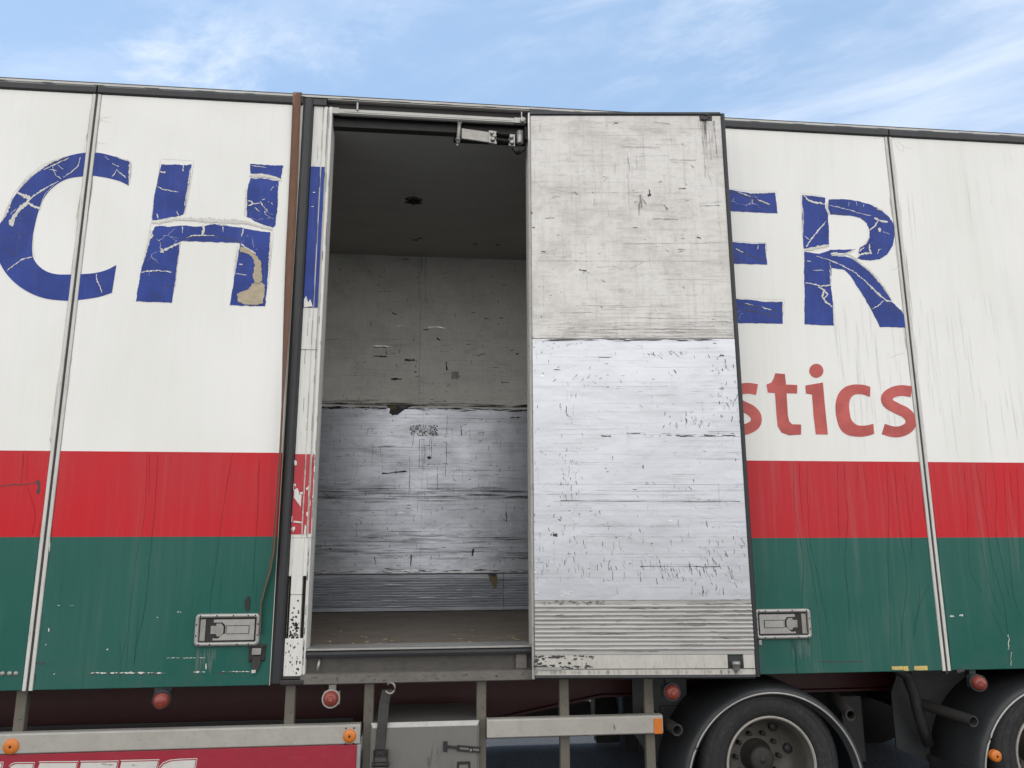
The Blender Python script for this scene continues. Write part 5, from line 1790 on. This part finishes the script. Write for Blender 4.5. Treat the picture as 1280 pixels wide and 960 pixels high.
# storage box
bx = empty('storage_box', (-.015, .20, .05), T)
x0, x1, zt_ = -.322, .288, .606
b = MB()
b.box(x0, x1, .014, .50, -.02, zt_ - .008)
b.build('box_body', 'box_steel', bx, .006)
b = MB()
b.box(x0 + .012, x1 - .012, -.004, .013, -.02, zt_ - .028)
b.cur = 1
b.add([(x0, .013, zt_ - .006), (x1, .013, zt_ - .006), (x1 - .013, -.005, zt_ - .030), (x0 + .013, -.005, zt_ - .030)], [(0, 3, 2, 1)])
b.add([(x0, .013, zt_ - .006), (x0 + .013, -.005, zt_ - .030), (x0 + .013, -.005, -.02), (x0, .013, -.02)], [(0, 1, 2, 3)])
b.add([(x1, .013, zt_ - .006), (x1 - .013, -.005, zt_ - .030), (x1 - .013, -.005, -.02), (x1, .013, -.02)], [(3, 2, 1, 0)])
b.cur = 2
for px0, py0, px1, py1, w in ((541, 932, 537, 960, .012), (535, 945, 536, 960, .02), (548, 935, 546, 945, .014), (553, 936, 545, 955, .006)):
    b.ribbon([at(px0, py0, -.0055), at((px0 + px1) / 2, (py0 + py1) / 2, -.0055), at(px1, py1, -.0055)], w, FRONT)
b.build('box_lid', ['box_steel', 'dull_aluminium', 'faint_scuff'], bx, recalc=False)
b = MB()
b.prism([at(px, py, -.0045) for px, py in ((554, 926.5), (559, 926.5), (559.5, 931.5), (571, 932.5), (572, 931), (600.5, 933.5), (600.5, 941), (572, 938.5), (570, 936), (559.5, 934.5), (559, 939.5), (554, 939))], (0, -.012, 0))
b.cur = 1
b.prism([at(px, py, -.0168) for px, py in ((575, 934.2), (586, 935.2), (586, 937.6), (575, 936.6))], (0, -.001, 0))
b.prism([at(px, py, -.0168) for px, py in ((591.5, 935.8), (599, 936.4), (599, 939), (591.5, 938.2))], (0, -.001, 0))
b.lathe([(0, -.020), (.007, -.018), (.008, -.0165)], at(588.5, 937, 0), n=10)
b.build('box_latch', ['dark_steel', 'box_steel'], bx, .001)
b = MB()
q0, q1 = at(566, 949, -.0045), at(592, 975, -.0045)
ri = rrect(q0.x, q1.x, q1.z, q0.z, .01)
b.prism([(x, -.0045, z) for x, z in ri], (0, -.004, 0))
b.cur = 1
q0, q1 = at(571, 952, -.009), at(588, 972, -.009)
b.prism([(x, -.0088, z) for x, z in rrect(q0.x, q1.x, q1.z, q0.z, .006)], (0, -.0008, 0))
b.cur = 0
q0, q1 = at(574, 956, -.01), at(585, 962, -.01)
b.box(q0.x, q1.x, -.014, -.0098, q1.z, q0.z)
b.build('box_handle', ['box_steel', 'dark_steel'], bx)

# rubber-armed marker lamps


def marker(px, py, tipx, tipy, bracket):
    base = at(px, py, .02)
    m0 = empty('marker_lamp', base, T)
    tip = at(tipx, tipy, -.09)
    d_ = (tip - base)
    path = [base + d_ * t for t in (0, .35, .36, .72)]
    b = MB()
    b.tube(path, [.030, .040, .048, .050], 18)
    b.box(base.x - .02, base.x + .02, .02, .05, base.z - .03, .812)
    b.box(base.x - .045, base.x + .045, .012, .022, base.z - .035, base.z + .035)
    b.build('lamp_arm', 'mudguard_plastic' if not bracket else 'worn_steel', m0)
    b = MB()
    b.tube([base + d_ * t for t in (.70, .76, .95, 1.04, 1.07)], [.043, .042, .036, .024, .010], 18)
    b.tube([base + d_ * t for t in (1.05, 1.10)], [.018, .014], 12)
    b.build('lens', 'red_plastic', m0)


marker(204, 867, 201, 879, False)
marker(415, 872, 413, 874, True)
marker(836, 863, 842, 866, False)
marker(1217, 851, 1226, 855, False)

# wheels
w0 = empty('wheel', (2.03, .20, .29), T)
c = (2.03, .07, .29)
b = MB()
tp = [(.272, .02), (.285, -.004), (.31, -.016), (.352, -.020), (.395, -.012), (.418, .006), (.430, .03), (.433, .06), (.433, .20), (.430, .24), (.41, .27), (.35, .285), (.29, .275), (.272, .26)]
b.lathe(tp, c, n=72)
b.lathe([(.326, -.0165), (.329, -.0205), (.332, -.0195)], c, n=72)
b.lathe([(.372, -.0165), (.375, -.0205), (.379, -.0175)], c, n=72)
for i in range(60):
    a = 2 * math.pi * i / 60
    a2 = a + .018
    b.add([(c[0] + r_ * math.cos(q), c[1] + h, c[2] + r_ * math.sin(q)) for q, r_, h in ((a, .398, -.0115), (a2, .398, -.0115), (a2, .436, .035), (a, .436, .035))], [(0, 1, 2, 3)])
b.build('tyre', 'tyre_rubber', w0)
b = MB()
b.lathe([(.274, .015), (.279, -.004), (.276, -.010), (.269, -.010), (.262, -.002), (.258, .012), (.245, .03), (.240, .06), (.236, .17), (.205, .215), (.15, .228), (.072, .225)], c, n=64)
for i_, f_ in enumerate(b.f):
    if i_ % 11 >= 4:
        b.mi[i_] = 1
b.build('rim', ['rim_steel', 'rim_dish'], w0)
b = MB()
for i in range(8):
    a = 2 * math.pi * i / 8 + .2
    b.lathe([(0, .165), (.024, .166), (.030, .178), (.028, .215)], (c[0] + .205 * math.cos(a), c[1] + .02, c[2] + .205 * math.sin(a)), n=14)
b.build_each('rim_opening', 'black_rubber', w0)
b = MB()
b.lathe([(0, .120), (.055, .121), (.072, .128), (.077, .14), (.077, .215), (.10, .218), (.10, .226)], c, n=32)
b.lathe([(0, .114), (.02, .116), (.022, .121)], c, n=16)
for i in range(10):
    a = 2 * math.pi * i / 10
    b.lathe([(0, .185), (.012, .187), (.014, .20), (.014, .226)], (c[0] + .138 * math.cos(a), c[1], c[2] + .138 * math.sin(a)), n=8)
b.build('hub', 'hub_iron', w0)
w1 = copy_tree(w0, T)
w1.location = Vector(w0.location) + Vector((1.84, 0, 0))
b = MB()
for dx in (0, 1.84):
    b.tube([(c[0] + dx, .33, .29), (c[0] + dx, 2.1, .29)], .06, 14)
    b.lathe([(0, 0), (.43, .01), (.43, .26), (.3, .27)], (c[0] + dx, 2.1, .29), n=40)
b.build_each('axle', 'dark_steel', T)

# mudguards
mg = empty('mudguard', (2.03, .2, .18), T)


def mud_mesh(cx, cz):
    b = MB()
    prof = [(.505, .030), (.525, .004), (.532, -.004), (.548, -.002), (.562, .02), (.572, .06), (.580, .16), (.582, .46), (.560, .46), (.552, .08), (.522, .04), (.505, .030)]
    b.lathe(prof, (cx, .02, cz), n=64, a0=R(-8), a1=R(186))
    return b


b = mud_mesh(2.03, .175)
mgs = b.build('mudguard_shell', 'mudguard_plastic', mg)
b = MB()
n = 80
path = [(2.03 + .532 * math.cos(R(-8) + R(194) * i / n), .014, .175 + .532 * math.sin(R(-8) + R(194) * i / n)) for i in range(n + 1)]
b.tube(path, .0065, 8)
b.build('edge_bead', 'dull_aluminium', mg)
b = MB()
for ex, ez, dx, dz in ((1.435, .525, .10, -.04), (2.50, .58, -.10, -.06)):
    b.tube([(ex - dx * .9, .32, ez + .03), (ex, -.02, ez)], .034, 14, False)
    b.tube([(ex - dx * .9, .32, ez + .03), (ex, -.02, ez)], .024, 14, False)
    b.lathe([(.024, -.001), (.034, -.001)], (ex, -.02, ez), n=14)
b.build_each('support_tube', 'hub_iron', mg)
b = MB()
b.box(1.42, 1.455, .10, .44, -.10, .22)
b.build('mud_flap', 'black_rubber', mg)
mg2 = copy_tree(mg, T)
mg2.location = Vector(mg.location) + Vector((1.84, 0, .0))
# amber reflector and inner splash plate on the rear mudguard
b = MB()
p = at(1245, 945, -.01)
b.lathe([(0, -.012), (.014, -.0135), (.030, -.010), (.034, -.004), (.034, .02)], p, n=26)
b.cur = 1
b.lathe([(0, -.017), (.006, -.016), (.007, -.012)], p, n=10)
b.build('round_reflector', ['amber_plastic', 'dark_steel'], mg2)
b = MB()
b.prism([(3.06, .46, .60), (3.14, .46, .78), (3.60, .46, .80), (3.60, .46, .20), (3.30, .46, .16), (3.06, .46, .26)], (0.0, .012, 0))
b.build('splash_plate', 'mudguard_plastic', mg2)
b = MB()
b.prism([(1.30, .46, .76), (1.66, .46, .80), (1.66, .46, .30), (1.42, .46, .22), (1.30, .46, .40)], (0, .012, 0))
b.build('splash_plate', 'mudguard_plastic', mg)

# ================================================================== brown lashing strap
b = MB()
path = [(-.928, .30, 4.482), (-.927, .06, 4.482), (-.926, .0, 4.480), (-.925, -.020, 4.466), (-.925, -.024, 4.44), (-.924, -.022, 4.38), (-.920, -.014, 4.1), (-.915, -.012, 3.7), (-.911, -.012, 3.3), (-.905, -.013, 2.9), (-.900, -.013, 2.5), (-.896, -.013, 2.1), (-.900, -.012, 1.75), (-.903, -.012, 1.55), (-.915, -.011, 1.44), (-.940, -.010, 1.34), (-.956, -.011, 1.26), (-.955, -.010, 1.16), (-.951, -.010, 1.09)]
path = [Vector(p) for p in path]
sm_ = []
for i in range(len(path) - 1):
    for j in range(4):
        sm_.append(path[i].lerp(path[i + 1], j / 4))
sm_.append(path[-1])
vs = []
n = len(sm_)
for i, p in enumerate(sm_):
    tw = 0 if p.z > 3.5 else min(1, (3.5 - p.z) / 1.1)
    tw *= R(68)
    hw = .026 if p.z > 1.5 else .026 - .010 * min(1, (1.5 - p.z) / .3)
    sx = Vector((math.cos(tw), -math.sin(tw), 0)) * hw
    pp = p + Vector((0, -math.sin(tw) * hw * .95, 0))
    nn_ = Vector((math.sin(tw), math.cos(tw), 0)) * .0015
    vs += [pp - sx - nn_, pp + sx - nn_, pp + sx + nn_, pp - sx + nn_]
fs = []
for i in range(n - 1):
    for k in range(4):
        fs.append((i * 4 + k, i * 4 + (k + 1) % 4, (i + 1) * 4 + (k + 1) % 4, (i + 1) * 4 + k))
fs += [(0, 1, 2, 3), tuple((n - 1) * 4 + k for k in (3, 2, 1, 0))]
b.add(vs, fs, True)
o = b.build('lashing_strap', 'brown_webbing')
tag(o, 'brown webbing strap hanging over the roof edge beside the black door gasket', 'strap')

# black ratchet strap over the storage box
rs = empty('ratchet_strap', (-.27, -.02, .3))
tag(rs, 'dirty black ratchet strap hanging from a hook in front of the grey steel box', 'strap')
b = MB()
e0 = [at(484, 862, .0), at(480, 880, .0), at(478, 905, -.016), at(476, 925, -.016), at(474.5, 945, -.016)]
vs, fs = [], []
for p in e0:
    vs += [p + Vector((-.028, -.002, 0)), p + Vector((.028, -.002, 0)), p + Vector((.028, .002, 0)), p + Vector((-.028, .002, 0))]
for i in range(len(e0) - 1):
    for k in range(4):
        fs.append((i * 4 + k, i * 4 + (k + 1) % 4, (i + 1) * 4 + (k + 1) % 4, (i + 1) * 4 + k))
b.add(vs, fs)
p = at(477, 918, -.020)
b.box(p.x - .030, p.x + .022, -.0235, -.0185, at(477, 936, -.02).z, at(477, 912, -.02).z)
b.build('webbing', 'black_webbing', rs)
b = MB()
p = at(485, 860, -.002)
b.tube([p + Vector((.028 * math.cos(a) + .012, -.004, .03 * math.sin(a))) for a in [R(-150 + 30 * q) for q in range(10)]], .006, 8)
b.tube([p + Vector((.0, -.004, .02)), p + Vector((.0, .05, .05))], .006, 8)
b.build('hook', 'worn_steel', rs)
b = MB()
q0, q1 = at(467, 937, -.02), at(484, 990, -.02)
b.box(q0.x, q0.x + .008, -.052, -.018, q1.z, q0.z)
b.box(q1.x - .008, q1.x, -.052, -.018, q1.z, q0.z)
b.box(q0.x + .0085, q1.x - .0085, -.040, -.018, at(470, 946, -.02).z, q0.z - .004)
b.tube([(q0.x - .008, -.035, at(470, 955, -.02).z), (q1.x + .008, -.035, at(470, 955, -.02).z)], .012, 12)
b.lathe([(0, -.004), (.008, -.003), (.009, 0)], at(475, 943, -.040), n=10)
b.build('ratchet', 'dark_steel', rs, .002)

# bits of straw and wood on the load floor
b = MB()
r5 = random.Random(5)
for i in range(46):
    x, y = r5.uniform(-.65, .55), .10 + abs(r5.gauss(0, .45))
    L_, a = r5.uniform(.006, .030), r5.uniform(-.6, .6)
    if y > 2.3:
        continue
    w = r5.uniform(.0015, .004)
    dx, dy = math.cos(a) * L_, math.sin(a) * L_
    b.prism([(x, y, FZ + .005), (x + dx, y + dy, FZ + .006), (x + dx - w * math.sin(a), y + dy + w, FZ + .006), (x - w * math.sin(a), y + w, FZ + .005)], (0, 0, .002))
o = b.build('straw_litter', 'straw', kind='stuff')
tag(o, 'scattered straw and wood chips on the brown load floor', 'litter')


# ================================================================== surface marks become part of the surface they lie on
MARKS = ('torn_patch', 'vinyl_fold', 'glue_line', 'drip_marks', 'runoff_streaks', 'paint_scrape', 'joint_grime', 'wash_mark', 'paint_chip', 'groove_dirt',
         'paint_loss', 'ceiling_mark', 'dent_mark', 'letter_scuff', 'letter_outline', 'post_stripe', 'torn_edge')
bpy.context.view_layer.update()
dg = bpy.context.evaluated_depsgraph_get()
todo = {}
for o in list(sc.objects):
    if o.type == 'MESH' and o.name.split('.')[0] in MARKS and o.parent and o.parent.type == 'MESH':
        todo.setdefault(o.parent, []).append(o)
for par, kids in todo.items():
    me = bpy.data.meshes.new_from_object(par.evaluated_get(dg))
    vs = [v_.co.copy() for v_ in me.vertices]
    fs = [tuple(p.vertices) for p in me.polygons]
    mi = [p.material_index for p in me.polygons]
    sm = [p.use_smooth for p in me.polygons]
    ml = [m_ for m_ in me.materials]
    for k in kids:
        off = len(vs)
        vs += [v_.co.copy() for v_ in k.data.vertices]
        base = {}
        for i, m_ in enumerate(k.data.materials):
            if m_ not in ml:
                ml.append(m_)
            base[i] = ml.index(m_)
        for p in k.data.polygons:
            fs.append(tuple(q + off for q in p.vertices))
            mi.append(base[p.material_index])
            sm.append(p.use_smooth)
    nm = bpy.data.meshes.new(par.name)
    nm.from_pydata(vs, [], fs)
    for m_ in ml:
        nm.materials.append(m_)
    for p, a, c_ in zip(nm.polygons, mi, sm):
        p.material_index = a
        p.use_smooth = c_
    par.modifiers.clear()
    par.data = nm
    for k in kids:
        bpy.data.objects.remove(k)
